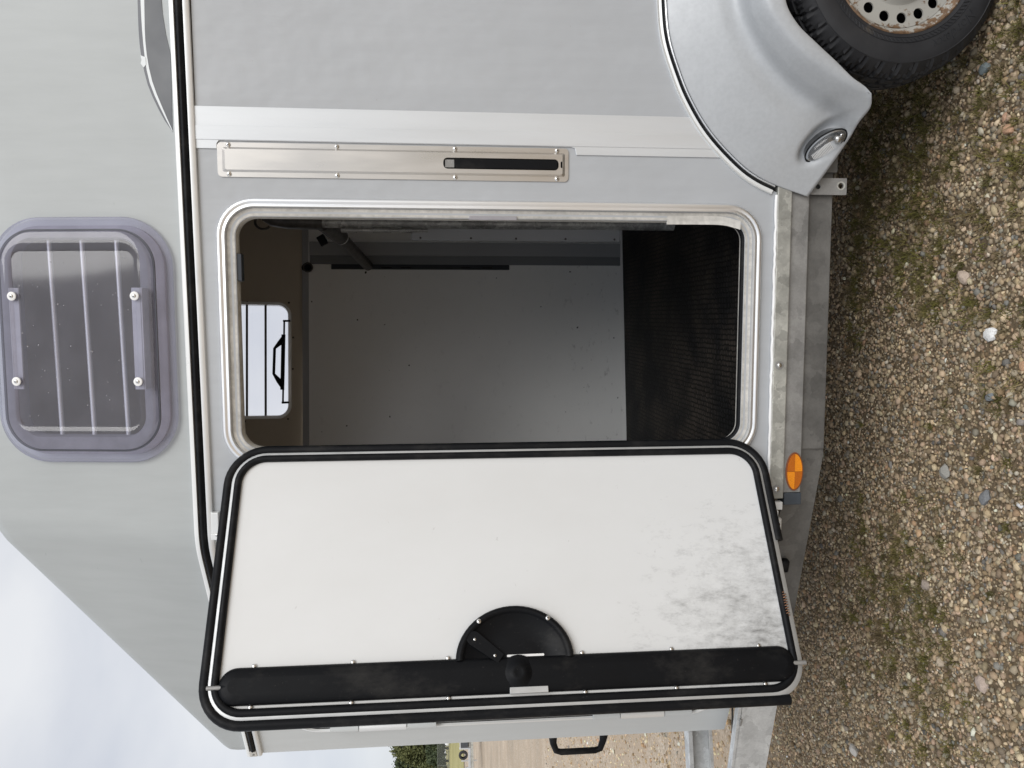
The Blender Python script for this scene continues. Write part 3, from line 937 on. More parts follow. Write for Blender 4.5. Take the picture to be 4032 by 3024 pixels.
hb = part(MB().tube([fx(-0.094, 2.328, -0.03), fx(-0.125, 2.345, -0.045), fx(-0.152, 2.370, -0.05), fx(-0.275, 2.374, -0.05), fx(-0.310, 2.350, -0.045), fx(-0.344, 2.334, -0.03)], [0.009, 0.013, 0.007, 0.007, 0.013, 0.009], 8), 'opener_handle', 'plastic', fw, smooth=50)
mb = MB().tube([fx(-0.085, 2.330, -0.028), fx(-0.355, 2.336, -0.028)], 0.010, 8)
mb.tube([fx(-0.02, 2.326, -0.028), fx(-0.42, 2.333, -0.028)], 0.0048, 6)
for x_, z_ in ((-0.018, 2.326), (-0.418, 2.333)):
    mb.tube([fx(x_, z_ + 0.006, -0.028), fx(x_, z_ - 0.028, -0.022)], 0.0058, 6)
part(mb, 'opener_bar', 'plastic', fw, smooth=50)
for x_, z_ in ((0.075, 2.50), (0.072, 2.305), (-0.10, 2.285), (-0.255, 2.287), (-0.50, 2.31), (-0.505, 2.51)):
    screw(fx(x_, z_, -0.016), -FN, 0.005, parent=fw, mat='tube_dark', cross=False)

# ---- inside: floor, far wall, rear wall, posts and bars
part(MB().plate([(2.37, 0.032), (2.37, 1.80), (0.6, 1.80), (-0.72, 1.60), (-1.45, 1.33), (-1.45, 0.50), (-0.62, 0.034)], [], (0, 0, 0.607), X, Y, Z, 0.03), 'floor', 'grey_dark', smooth=0)
part(MB().plate([(2.36, 0.036), (2.36, 1.77), (0.6, 1.77), (-0.74, 1.582), (-0.74, 0.10), (-0.62, 0.037)], [], (0, 0, 0.619), X, Y, Z, 0.0112), 'rubber_mat', 'mat', smooth=0)
WF = (Vector((-0.58, 1.607, 0)), Vector((0.59, 1.775, 0)))
wd = (WF[1] - WF[0]).normalized()
wn = Vector((wd.y, -wd.x, 0))                       # towards the camera
wlen = (WF[1] - WF[0]).length
def wpt(u, z, off=0.0):
    return WF[0] + wd * u + wn * off + Vector((0, 0, z))
def wu(x):
    return (x - WF[0].x) / wd.x
fwall = part(MB().plate([(-0.25, 0.60), (wlen, 0.60), (wlen, 2.237), (-0.25, 2.230)], [], WF[0], wd, Z, wn, 0.03), 'far_wall', 'stall_wall', smooth=0)
part(MB().box(0.592, 2.37, 1.775, 1.805, 0.58, 2.25), 'far_wall', 'stall_wall', smooth=0)
part(MB().box(2.37, 2.40, 0.03, 1.80, 0.55, 2.25), 'rear_wall', 'inner_wall', smooth=0)
# ragged white edge of the lining above the mat
ed = []
for k in range(40):
    u = -0.2 + (wlen + 0.15) * k / 39
    ed.append((u, 0.626 + 0.009 * (0.5 + 0.5 * math.sin(k * 0.45 + 1)) + random.uniform(0, 0.004)))
part(MB().plate([(-0.2, 0.60)] + ed + [(wlen - 0.05, 0.60)], [], WF[0] + wn * 0.0035, wd, Z, wn, 0.003), 'lining_edge', 'white_seal', fwall, smooth=0)
part(MB().plate([(-0.25, 2.199), (wlen, 2.206), (wlen, 2.236), (-0.25, 2.229)], [], WF[0] + wn * 0.006, wd, Z, wn, 0.006), 'top_strip', 'grey_strip', fwall, smooth=0)
for x0, x1, off, mt, nme in ((0.262, 0.305, 0.004, 'grey_dark', 'wall_profile'), (0.3055, 0.372, 0.010, 'grey_strip', 'wall_profile'), (0.3725, 0.386, 0.014, 'alu_dull', 'profile_bead')):
    part(MB().plate([(wu(x0), 0.632), (wu(x1), 0.632), (wu(x1), 2.198), (wu(x0), 2.198)], [], WF[0] + wn * off, wd, Z, wn, off), nme, mt, fwall, smooth=0)
# slotted rail on the far wall
rl = part(MB().plate([(wu(0.237), 1.205), (wu(0.2605), 1.205), (wu(0.2605), 2.092), (wu(0.237), 2.092)], [rrect(wu(0.243), wu(0.250), zz, zz + 0.052, 0.003, 4) for zz in (1.29, 1.40, 1.70, 1.795)], WF[0] + wn * 0.011, wd, Z, wn, 0.004), 'slot_rail', 'slot_rail', smooth=0)
part(MB().plate([(wu(0.2372), 1.2052), (wu(0.2603), 1.2052), (wu(0.2603), 2.0918), (wu(0.2372), 2.0918)], [], WF[0] + wn * 0.0065, wd, Z, wn, 0.006), 'rail_back', 'dark', rl, smooth=0)
# tie ring on the top strip
tr_ = part(MB().plate(rrect(wu(0.243) - 0.017, wu(0.243) + 0.017, 2.188, 2.236, 0.016, 6), [], WF[0] + wn * 0.012, wd, Z, wn, 0.005), 'tie_ring', 'plastic', smooth=0, bevel=0.002)
tr_.data.transform(Matrix.Identity(4))
part(MB().tube([wpt(wu(0.243) + 0.021 * cos(a), 2.205 + 0.021 * sin(a), 0.016) for a in lin(0, 2 * pi, 18, endpoint=False)], 0.005, 6, closed=True), 'ring', 'tube_dark', tr_, smooth=60)

# centre post with sleeve, hinge rod, hook, flap panel and the breast bar
post = part(MB().tube([(0.366, 0.85, 2.14), (0.366, 0.85, 2.02), (0.366, 0.85, 1.5), (0.368, 0.85, 0.622)], 0.024, 16), 'centre_post', 'galv_pole', smooth=60)
part(MB().tube([(0.378, 0.85, 2.225), (0.372, 0.85, 2.19), (0.368, 0.85, 2.13), (0.366, 0.85, 2.0)], [0.012, 0.026, 0.032, 0.032], 14), 'post_sleeve', 'tube_dark', post, smooth=60)
hk = [(0.372 + 0.026 * cos(a) - 0.012, 0.84, 2.222 + 0.030 * sin(a)) for a in lin(-0.6, pi + 0.9, 14)]
part(MB().tube(hk, 0.005, 6), 'hook', 'tube_dark', post, smooth=60)
mb = MB().tube([(0.334, 0.838, 1.93), (0.334, 0.838, 1.60)], 0.0072, 8)
for a, b_ in ((1.93, 1.87), (1.81, 1.74), (1.70, 1.66)):
    mb.tube([(0.334, 0.838, a), (0.334, 0.838, b_)], 0.0105, 10)
part(mb, 'hinge_rod', 'galv_pole', post, smooth=50)
part(MB().box(0.303, 0.368, 0.90, 0.915, 0.828, 1.665), 'flap_panel', 'grey_strip', smooth=0, bevel=0.002)
fp = T.children[-1]
for z in (1.63, 1.43, 1.25, 1.05, 0.85):
    screw((0.312, 0.8995, z), FRONT, 0.0045, parent=fp, mat='tube_dark', cross=False)
part(MB().tube([(0.365, 0.86, 2.005), (0.352, 0.97, 1.985), (0.335, 1.10, 1.968)], 0.034, 16), 'bar_socket', 'tube_dark', post, smooth=60)
bb = part(MB().tube([(0.336, 1.09, 1.968), (0.256, 1.715, 1.912)], 0.0255, 16), 'breast_bar', 'tube_dark', smooth=60)
part(MB().lathe([(0.026, 0), (0.033, 0.001), (0.033, 0.006), (0.026, 0.007)], (0.3345, 1.102, 1.9668), (-0.08, 0.625, -0.056), (0, 0, 1), 20), 'bar_collar', 'alu_dull', bb, smooth=50)
part(MB().obox((0.312, 1.03, 2.03), Vector((0.018, 0, 0.010)), Vector((0, 0.012, 0)), Vector((-0.008, 0, 0.014))), 'release_lever', 'plastic', bb, bevel=0.003)

# ---- the open door (hinged at the front edge of the opening)
H0 = Vector((-0.38, -0.02, 0))
DD = Vector((-0.85364, -0.52086, 0))
DN = Vector((0.52086, -0.85364, 0))                 # inner face looks at the camera
def dp(u, z, off=0.0):
    return H0 + DD * u + DN * off + Vector((0, 0, z))
DU0, DU1, DZ0, DZ1, DRAD = -0.010, 0.697, 0.615, 2.135, 0.098
def dloop(o):
    return rrect(DU0 + o, DU1 - o, DZ0 + o, DZ1 - o, max(DRAD - o, 0.02), 10)
def dring(prof):
    return [[dp(u, z, h) for u, z in dloop(o)] for o, h in prof]
door = part(MB().plate(dloop(0.018), [], H0, DD, Z, DN, 0.030), 'door', 'door_skin', smooth=0)
door['label'] = 'open side door showing its scuffed white inner skin'
part(MB().ring(dring([(0.010, -0.036), (0.003, -0.030), (0.003, 0.000), (0.014, 0.006), (0.0175, 0.006), (0.0195, 0.001)])), 'door_edge_trim', 'edge_alu', door, smooth=40)
part(MB().plate(dloop(0.004), [], H0 - DN * 0.0305, DD, Z, DN, 0.004), 'outer_skin', 'wall', door, smooth=0)
ilp = [dp(u, z, 0.004) for u, z in dloop(0.0270)]
part(MB().tube(ilp, 0.0098, 10, closed=True), 'inner_seal', 'rubber', door, smooth=60)
# outer bulb seal: runs from the torn end on the bottom edge round the hinge side, the top and the latch side
full = dloop(0.0)
i0 = next(i for i, (u, z) in enumerate(full) if abs(u - DU0) < 1e-6)
n_l = len(full)
ordered = []
# start on the bottom edge near the hinge corner, go up the hinge side, across the top, down the latch side
c_bl = [p for p in full if p[0] < DU0 + DRAD + 1e-6 and p[1] < DZ0 + DRAD + 1e-6]
c_tl = [p for p in full if p[0] < DU0 + DRAD + 1e-6 and p[1] > DZ1 - DRAD - 1e-6]
c_tr = [p for p in full if p[0] > DU1 - DRAD - 1e-6 and p[1] > DZ1 - DRAD - 1e-6]
c_bl = sorted(c_bl, key=lambda p: -p[0]); c_tl = sorted(c_tl, key=lambda p: p[0]); c_tr = sorted(c_tr, key=lambda p: p[0] - p[1] * 1e-3)
path = [(0.285, DZ0), (0.20, DZ0)] + c_bl + [(DU0, 1.0), (DU0, 1.4), (DU0, 1.8)] + c_tl + [(0.25, DZ1), (0.45, DZ1)] + c_tr + [(DU1, 1.7), (DU1, 1.2), (DU1, 0.67)]
part(MB().tube([dp(u, z, -0.004) for u, z in path], 0.0135, 12), 'outer_seal', 'rubber', door, smooth=60)

# long latch cover with rounded ends and its half-disc window
def cover_loop(o):
    r_ = 0.044 - o
    return rrect(0.566 + o, 0.654 - o, 0.640 + o, 2.100 - o, r_, 10)
cv = MB().ring([[dp(u, z, h) for u, z in cover_loop(o)] for o, h in ((0, 0.0006), (0.0006, 0.007), (0.004, 0.0135), (0.011, 0.018), (0.026, 0.0200))])
cap = [dp(u, z, 0.0200) for u, z in cover_loop(0.026)]
cv.add(cap, [tuple(range(len(cap)))])
cover = part(cv, 'latch_cover', 'plastic', door, smooth=60)
cover['label'] = 'black plastic cover over the latch rod'
cx, cz, cr = 0.572, 1.371, 0.150
def half(r_, sq=0.87):
    return [(cx - r_ * sin(a) * sq, cz + r_ * cos(a)) for a in lin(0, pi, 28)]
rows = []
for r_, h in ((0.151, 0.0008), (0.150, 0.014), (0.145, 0.021), (0.137, 0.022), (0.131, 0.016), (0.127, 0.0105), (0.06, 0.0100), (0.001, 0.0100)):
    rows.append([dp(u, z, h) for u, z in half(r_)])
part(MB().grid(rows), 'latch_window', 'plastic', door, smooth=60)
part(MB().plate(rrect(0.562, 0.5675, 1.297, 1.392, 0.002, 3), [], H0 + DN * 0.0112, DD, Z, DN, 0.001), 'latch_slot', 'white_seal', door, smooth=0)
lv = Vector((0.546 - 0.519, 1.448 - 1.478))
a_ = atan2(1.410 - 1.475, 0.570 - 0.520)
ca, sa = cos(a_), sin(a_)
lev = [(0.520 + x * ca - y * sa, 1.475 + x * sa + y * ca) for x, y in [(-0.018 * cos(t), -0.018 * sin(t)) if True else 0 for t in lin(-pi / 2, pi / 2, 10)] + [(0.085, 0.013), (0.085, -0.013)][::-1]]
mbv = MB().plate(lev, [], H0 + DN * 0.020, DD, Z, DN, 0.009)
part(mbv, 'crank_lever', 'plastic', door, smooth=0, bevel=0.004)
for u, z in ((0.5225, 1.473), (0.5635, 1.423)):
    screw(dp(u, z, 0.020), DN, 0.0042, parent=door)
part(MB().lathe([(0.043, -0.003), (0.035, 0.000), (0.027, 0.004), (0.020, 0.0085), (0.013, 0.0105), (0.010, 0.0098), (1e-4, 0.0098)], dp(0.606, 1.365, 0.0195), DN, Z, 32), 'latch_boss', 'plastic', door, smooth=60)
part(MB().obox(dp(0.6475, 1.341, 0.012), DD * 0.0075, Vector((0, 0, 0.048)), DN * 0.0082), 'latch_tongue', 'edge_alu', door, bevel=0.001)
for u, z in ((0.482, 1.461), (0.480, 1.283)):
    screw(dp(u - 0.003, z, 0.0215), DN, 0.0065, parent=door)
for z in (2.019, 1.778, 1.541, 1.198, 0.963, 0.729):
    screw(dp(0.5635, z, 0.003), DN, 0.0058, parent=door, cross=False)
    screw(dp(0.6575, z, 0.003), DN, 0.0058, parent=door, cross=False)
for z, dz in ((2.107, 1), (0.632, -1)):
    part(MB().tube([dp(0.611, z - dz * 0.02, 0.012), dp(0.611, z + dz * 0.018, 0.010)], 0.0055, 8), 'latch_rod', 'galv_grey', door, smooth=50)
# exposed coil of the torn inner seal
coil = [dp(0.43 + 0.062 * t, 0.636 + 0.0055 * sin(t * 2 * pi * 9), 0.010 + 0.0055 * cos(t * 2 * pi * 9)) for t in lin(0, 1, 90)]
part(MB().tube(coil, 0.0013, 5), 'torn_spring', 'copper', door, smooth=60)
# hinge brackets
mb = MB().obox((-0.575, -0.012, 2.187), (0.03, 0, 0), (0, 0.010, 0), (0, 0, 0.010))
mb.obox((-0.612, -0.014, 2.180), (0.009, 0, 0), (0, 0.014, 0), (0, 0, 0.017))
part(mb, 'door_hinge', 'alu_white', smooth=0, bevel=0.002)
hg1 = T.children[-1]
screw((-0.607, -0.0282, 2.180), FRONT, 0.0055, parent=hg1)
part(MB().obox((-0.63, -0.020, 2.17), (0.010, 0, 0), (0, 0.020, 0), (0, 0, 0.008)), 'hinge_arm', 'alu_dull', hg1, bevel=0.002)
mb = MB().obox((-0.565, -0.008, 0.556), (0.012, 0, 0), (0, 0.010, 0), (0, 0, 0.020))
mb.obox((-0.590, -0.010, 0.562), (0.011, 0, 0), (0, 0.010, 0), (0, 0, 0.013))
part(mb, 'door_hinge', 'alu_white', smooth=0, bevel=0.002)
hg2 = T.children[-1]
part(MB().obox((-0.618, -0.018, 0.556), (0.019, 0, 0), (0, 0.012, 0), (0, 0, 0.014)), 'hinge_arm', 'alu_dull', hg2, bevel=0.004)
screw((-0.618, -0.0305, 0.553), FRONT, 0.0055, parent=hg2)

# ---- chassis: galvanised sill angle, two rails, drawbar
sa_ = part(MB().box(-0.545, 2.40, -0.010, 0.028, 0.531, 0.5745), 'sill_angle', 'galv', smooth=0, bevel=0.003)
bead = [(x, -0.006 + random.uniform(-0.001, 0.001), 0.577 + random.uniform(-0.0012, 0.0012)) for x in lin(-0.56, 0.352, 60)]
part(MB().tube(bead, 0.0046, 6), 'sealant_bead', 'white_seal', sa_, smooth=60)
for x, z in ((-0.143, 0.556), (-0.515, 0.553)):
    part(MB().lathe([(0.0125, 0), (0.0125, 0.0015), (1e-4, 0.0016)], (x, -0.0101, z), FRONT, Z, 18), 'bolt_washer', 'galv_grey', sa_)
    screw((x, -0.0118, z), FRONT, 0.0078, name='bolt', parent=sa_, cross=False)
part(MB().box(-0.53, 2.40, 0.002, 0.05, 0.4725, 0.5305), 'side_rail', 'galv_grey', smooth=0, bevel=0.003)
sr = T.children[-1]
part(MB().box(-0.567, -0.5305, 0.0, 0.05, 0.470, 0.5235), 'rail_plug', 'slate', sr, bevel=0.002)
lower = MB().box(-0.40, 2.30, 0.014, 0.06, 0.396, 0.472)
part(lower, 'lower_rail', 'galv_low', smooth=0, bevel=0.003)
A1, B1, C1 = Vector((-0.385, 0.014, 0)), Vector((-0.42, 0.028, 0)), Vector((-2.78, 0.672, 0))
dbd = (C1 - B1).normalized()
dbn = Vector((dbd.y, -dbd.x, 0))
if dbn.y > 0: dbn = -dbn
u_end = (C1 - B1).length
part(MB().plate([(-0.032, 0.3965), (0.0, 0.390), (0.905, 0.3945), (0.905, 0.535), (0.5, 0.535), (-0.032, 0.4715)], [], B1, dbd, Z, dbn, 0.006), 'tapered_rail', 'galv_low', smooth=0, bevel=0.0015)  # same beam as the drawbar, its shade painted by the darker zinc
prof_side = [(0.9055, 0.3945), (u_end, 0.398), (u_end, 0.49), (0.92, 0.535), (0.9055, 0.535)]
mb = MB().plate(prof_side, [], B1, dbd, Z, dbn, 0.006)
mb.plate([(0.45, 0), (u_end, 0), (u_end, 0.05), (0.45, 0.05)], [], B1 + Vector((0, 0, 0.535)), dbd, -dbn, Vector((0, 0, 1)), 0.005)
for v_i, (a, b_, c) in enumerate(mb.v):
    pass
# slope the top flange down to follow the web
nv = []
for p in mb.v:
    p = Vector(p)
    u = (p - B1).dot(dbd)
    if p.z > 0.529 and u > 0.93 and abs((p - B1).dot(dbn)) < 0.06:
        p.z -= (u - 0.92) / (u_end - 0.92) * 0.045
    nv.append(p)
mb.v = nv
db = part(mb, 'drawbar', 'galv_bar', smooth=0, bevel=0.0015)
part(MB().obox(B1 + dbd * 1.03 + dbn * 0.004 + Vector((0, 0, 0.520)), dbd * 0.014, dbn * 0.003, Vector((0, 0, 0.004))), 'gusset_weld', 'galv_grey', db, bevel=0.002)
part(MB().obox(B1 + dbd * 0.385 + dbn * 0.012 + Vector((0, 0, 0.462)), dbd * 0.022, dbn * 0.012, Vector((0, 0, 0.013))), 'cable_block', 'plastic', db, bevel=0.006)
# far drawbar: open channel facing the near side
P2, Q2 = Vector((-0.9, 1.10, 0)), Vector((-2.78, 0.672, 0))
d2 = (Q2 - P2).normalized(); n2_ = Vector((d2.y, -d2.x, 0))
if n2_.y > 0: n2_ = -n2_
l2 = (Q2 - P2).length
mb = MB()
mid = (P2 + Q2) / 2
mb.obox(mid - n2_ * 0.05 + Vector((0, 0, 0.452)), d2 * l2 / 2, n2_ * 0.003, Vector((0, 0, 0.054)))
mb.obox(mid - n2_ * 0.0225 + Vector((0, 0, 0.503)), d2 * l2 / 2, n2_ * 0.0245, Vector((0, 0, 0.003)))
mb.obox(mid - n2_ * 0.0225 + Vector((0, 0, 0.401)), d2 * l2 / 2, n2_ * 0.0245, Vector((0, 0, 0.003)))
mb.obox(mid + n2_ * 0.0035 + Vector((0, 0, 0.496)), d2 * l2 / 2, n2_ * 0.0015, Vector((0, 0, 0.0095)))
mb.obox(mid + n2_ * 0.0035 + Vector((0, 0, 0.4065)), d2 * l2 / 2, n2_ * 0.0015, Vector((0, 0, 0.0075)))
part(mb, 'drawbar', 'galv_bar', smooth=0, bevel=0.001)
part(MB().obox((-2.86, 0.672, 0.45), (0.12, 0, 0), (0, 0.05, 0), (0, 0, 0.05)), 'coupling', 'galv_grey', smooth=0, bevel=0.01)
part(MB().tube([(-1.1, 0.56, 0.47), (-1.456, 0.544, 0.452), (-1.733, 0.537, 0.448), (-2.3, 0.60, 0.45)], 0.0042, 8), 'brake_cable', 'tube_dark', smooth=60)
part(MB().box(0.30, 1.9, 0.062, 1.72, 0.40, 0.46), 'axle_beam', 'galv_grey', smooth=0)
part(MB().box(-1.0, 2.3, 1.70, 1.76, 0.396, 0.53), 'side_rail', 'galv_grey', smooth=0)

# oval reflector in four quarters
rf = part(MB().plate([(-0.465 + 0.0585 * cos(a), 0.4945 + 0.0275 * sin(a)) for a in lin(0, 2 * pi, 40, endpoint=False)], [], (0, -0.001, 0), X, Z, FRONT, 0.003), 'reflector', 'amber_rim', smooth=0, bevel=0.0012)
rf['label'] = 'orange oval side reflector'
for q in range(4):
    a0 = q * pi / 2
    pts = [(-0.465 + 0.0005 * (1 if q in (0, 3) else -1), 0.4945)] + [(-0.465 + 0.0535 * cos(a0 + t), 0.4945 + 0.0232 * sin(a0 + t)) for t in lin(0.01, pi / 2 - 0.01, 10)]
    part(MB().plate(pts, [], (0, -0.0035, 0), X, Z, FRONT, 0.0024), 'reflector_quarter', 'amber' if q in (1, 3) else 'amber2', rf, smooth=0)

# jack bracket tab below the rail
tab = MB().plate(rrect(0.355, 0.403, 0.365, 0.474, 0.002, 3), [circ(0.381, 0.383, 0.0085, 16), circ(0.378, 0.452, 0.0075, 14)], (0, -0.006, 0), X, Z, FRONT, 0.006)
part(tab, 'rail_tab', 'galv_grey', smooth=0, bevel=0.001)
part(MB().lathe([(0.0085, 0), (0.013, 0.0008), (0.013, 0.0), ], (0.381, -0.0068, 0.383), FRONT, Z, 18), 'tab_eyelet', 'galv', T.children[-1])
part(MB().box(0.42, 0.60, -0.002, 0.012, 0.392, 0.474), 'rail_gusset', 'galv_low', smooth=0, bevel=0.002)

# ---- fender: lofted from its control curves, mirrored towards the rear
FT = [(0.883, -0.012, 0.914), (0.781, -0.012, 0.902), (0.675, -0.012, 0.865), (0.616, -0.012, 0.837), (0.549, -0.012, 0.795), (0.494, -0.012, 0.748), (0.43, -0.012, 0.678), (0.4, -0.012, 0.631), (0.379, -0.012, 0.583), (0.347, -0.014, 0.486)]
FK = [(0.859, -0.09, 0.738), (0.799, -0.09, 0.719), (0.718, -0.09, 0.673), (0.666, -0.09, 0.628), (0.618, -0.09, 0.574), (0.578, -0.09, 0.514), (0.556, -0.085, 0.466), (0.501, -0.075, 0.399)]
FL = [(0.822, -0.185, 0.704), (0.765, -0.185, 0.674), (0.697, -0.185, 0.608), (0.652, -0.185, 0.543), (0.614, -0.185, 0.477), (0.589, -0.18, 0.432), (0.559, -0.16, 0.394)]
FE = [(0.818, -0.2, 0.653), (0.762, -0.2, 0.621), (0.709, -0.2, 0.561), (0.667, -0.2, 0.509), (0.629, -0.2, 0.465), (0.607, -0.2, 0.43), (0.591, -0.2, 0.413)]
MIR = 1.30
def whole(c, ztop):
    half_ = list(c)[::-1]
    mid_ = [(1.05, c[0][1], ztop), (MIR, c[0][1], ztop + 0.002), (2 * MIR - 1.05, c[0][1], ztop)]
    return half_ + mid_ + [(2 * MIR - x, y, z) for x, y, z in c]
NS = 240
curves = [catmull(whole(c, zt), NS) for c, zt in ((FT, 0.921), (FK, 0.762), (FL, 0.730), (FE, 0.682))]
flip = []
for i in range(NS):
    t_, k_, l_, e_ = [c[i] for c in curves]
    m1 = t_ * 0.66 + k_ * 0.34 + np.array((0, -0.004, 0.0))
    m2 = t_ * 0.30 + k_ * 0.70 + np.array((0, -0.005, 0.0))
    hump = k_ * 0.45 + l_ * 0.55 + np.array((0, -0.005, 0.005))
    low = l_ * 0.45 + e_ * 0.55 + np.array((0, -0.008, 0.0))
    ret = e_ + np.array((0.003, 0.014, 0.003))
    pts = catmull([t_, m1, m2, k_, hump, l_ + np.array((0, -0.006, 0)), low, e_, ret], 96)
    flip.append([tuple(p) for p in pts])
# hollow for the marker lamp near the front tip
LC = Vector((0.4865, -0.055, 0.456))
la = Vector((0.111, 0, -0.120)).normalized(); lb = Vector((0.120, 0, 0.111)).normalized()
fl2 = []
for i_r, row in enumerate(flip):
    r2 = []
    edge_k = min(1.0, i_r / 14.0); edge_k = edge_k * edge_k * (3 - 2 * edge_k)
    for p in row:
        p = Vector(p)
        q = p - LC - Vector((0.008, 0, 0.010))
        a, b_ = (q.x * la.x + q.z * la.z) / 0.082, (q.x * lb.x + q.z * lb.z) / 0.043
        d_r = sqrt(a * a + b_ * b_)
        if d_r < 1.15 and p.x < 0.7:
            s_ = min(max((1.15 - d_r) / 0.55, 0), 1); s_ = s_ * s_ * (3 - 2 * s_)
            p = p + Vector((0.008, 0.042, 0.002)) * (s_ * edge_k)
        r2.append(p)
    fl2.append(r2)
fe = part(MB().grid(fl2), 'fender', 'fender', smooth=60)
md = fe.modifiers.new('solid', 'SOLIDIFY'); md.thickness = 0.004; md.offset = -1
# trim strip hugging the fender's upper edge
tt = catmull(whole([(x, 0, z) for x, _, z in FT[:-1]], 0.921), 120)
def arc_strip(o0, o1, y0, y1):
    rows = []
    for i in range(len(tt)):
        d_ = tt[min(i + 1, len(tt) - 1)] - tt[max(i - 1, 0)]
        n_ = np.array((-d_[2], 0, d_[0])); n_ /= np.linalg.norm(n_)
        if n_[2] < 0 and i < 60: n_ = n_
        P = tt[i]
        rows.append([tuple(P + n_ * o + np.array((0, y, 0))) for o, y in ((o0, 0.0), (o0, y0), ((o0 + o1) / 2, y1), (o1, y0), (o1, 0.0))])
    mb = MB().grid(rows, closed_u=True)
    mb.f.append(tuple(range(5))); mb.f.append(tuple(len(mb.v) - 5 + i for i in range(5)))
    return mb
ft = part(arc_strip(0.0, 0.0055, -0.010, -0.012), 'fender_trim', 'alu', smooth=40)
part(arc_strip(0.006, 0.0145, -0.010, -0.015), 'trim_rubber', 'rubber', ft, smooth=60)
part(arc_strip(0.015, 0.0265, -0.009, -0.006), 'trim_flange', 'alu_white', ft, smooth=40)
# marker lamp in the hollow
lamp = empty('marker_lamp', parent=T)
LP = LC + Vector((-0.002, -0.002, 0.004))
lnn = Vector((-0.45, -0.88, 0.05)).normalized()
lu = (la - la.dot(lnn) * lnn).normalized(); lw = lnn.cross(lu)
def lell(sa, sb, h):
    return [LP + lu * (0.056 * sa * cos(t)) + lw * (0.026 * sb * sin(t)) + lnn * h for t in lin(0, 2 * pi, 36, endpoint=False)]
mb = MB().ring([lell(1.10, 1.2, -0.035), lell(1.08, 1.15, 0.004), lell(1.0, 1.0, 0.006), lell(0.96, 0.92, 0.002), lell(0.5, 0.45, -0.004), lell(0.01, 0.01, -0.005)])
part(mb, 'lamp_base', 'lamp_silver', lamp, smooth=50)
part(MB().tube(lell(1.13, 1.22, 0.003), 0.0022, 6, closed=True), 'lamp_gasket', 'rubber', lamp, smooth=60)
mb = MB().ring([lell(1.0, 1.0, 0.006), lell(0.92, 0.9, 0.013), lell(0.7, 0.7, 0.018), lell(0.35, 0.35, 0.0205), lell(0.01, 0.01, 0.021)])
part(mb, 'lamp_lens', 'lamp_lens', lamp, smooth=60)
for k in range(16):
    t = -0.8 + 1.0 * k / 15
    hw = 0.026 * sqrt(max(0.02, 1 - t * t)) * 0.85
    c_ = LP + lu * (0.056 * t) + lnn * 0.0085
    part(MB().obox(c_ - lw * hw * 0.35, lu * 0.0009, lw * hw * 0.55, lnn * 0.002), 'lens_rib', 'white_seal', lamp, smooth=0)
screw(LP + lu * 0.046 + lw * 0.004 + lnn * 0.014, lnn, 0.005, parent=lamp)
part(MB().lathe([(0.011, 0), (0.010, 0.008), (0.004, 0.013), (1e-4, 0.013)], LP + lu * 0.034 - lw * 0.002 + lnn * 0.004, lnn, lu, 16), 'bulb_holder', 'chrome', lamp, smooth=50)

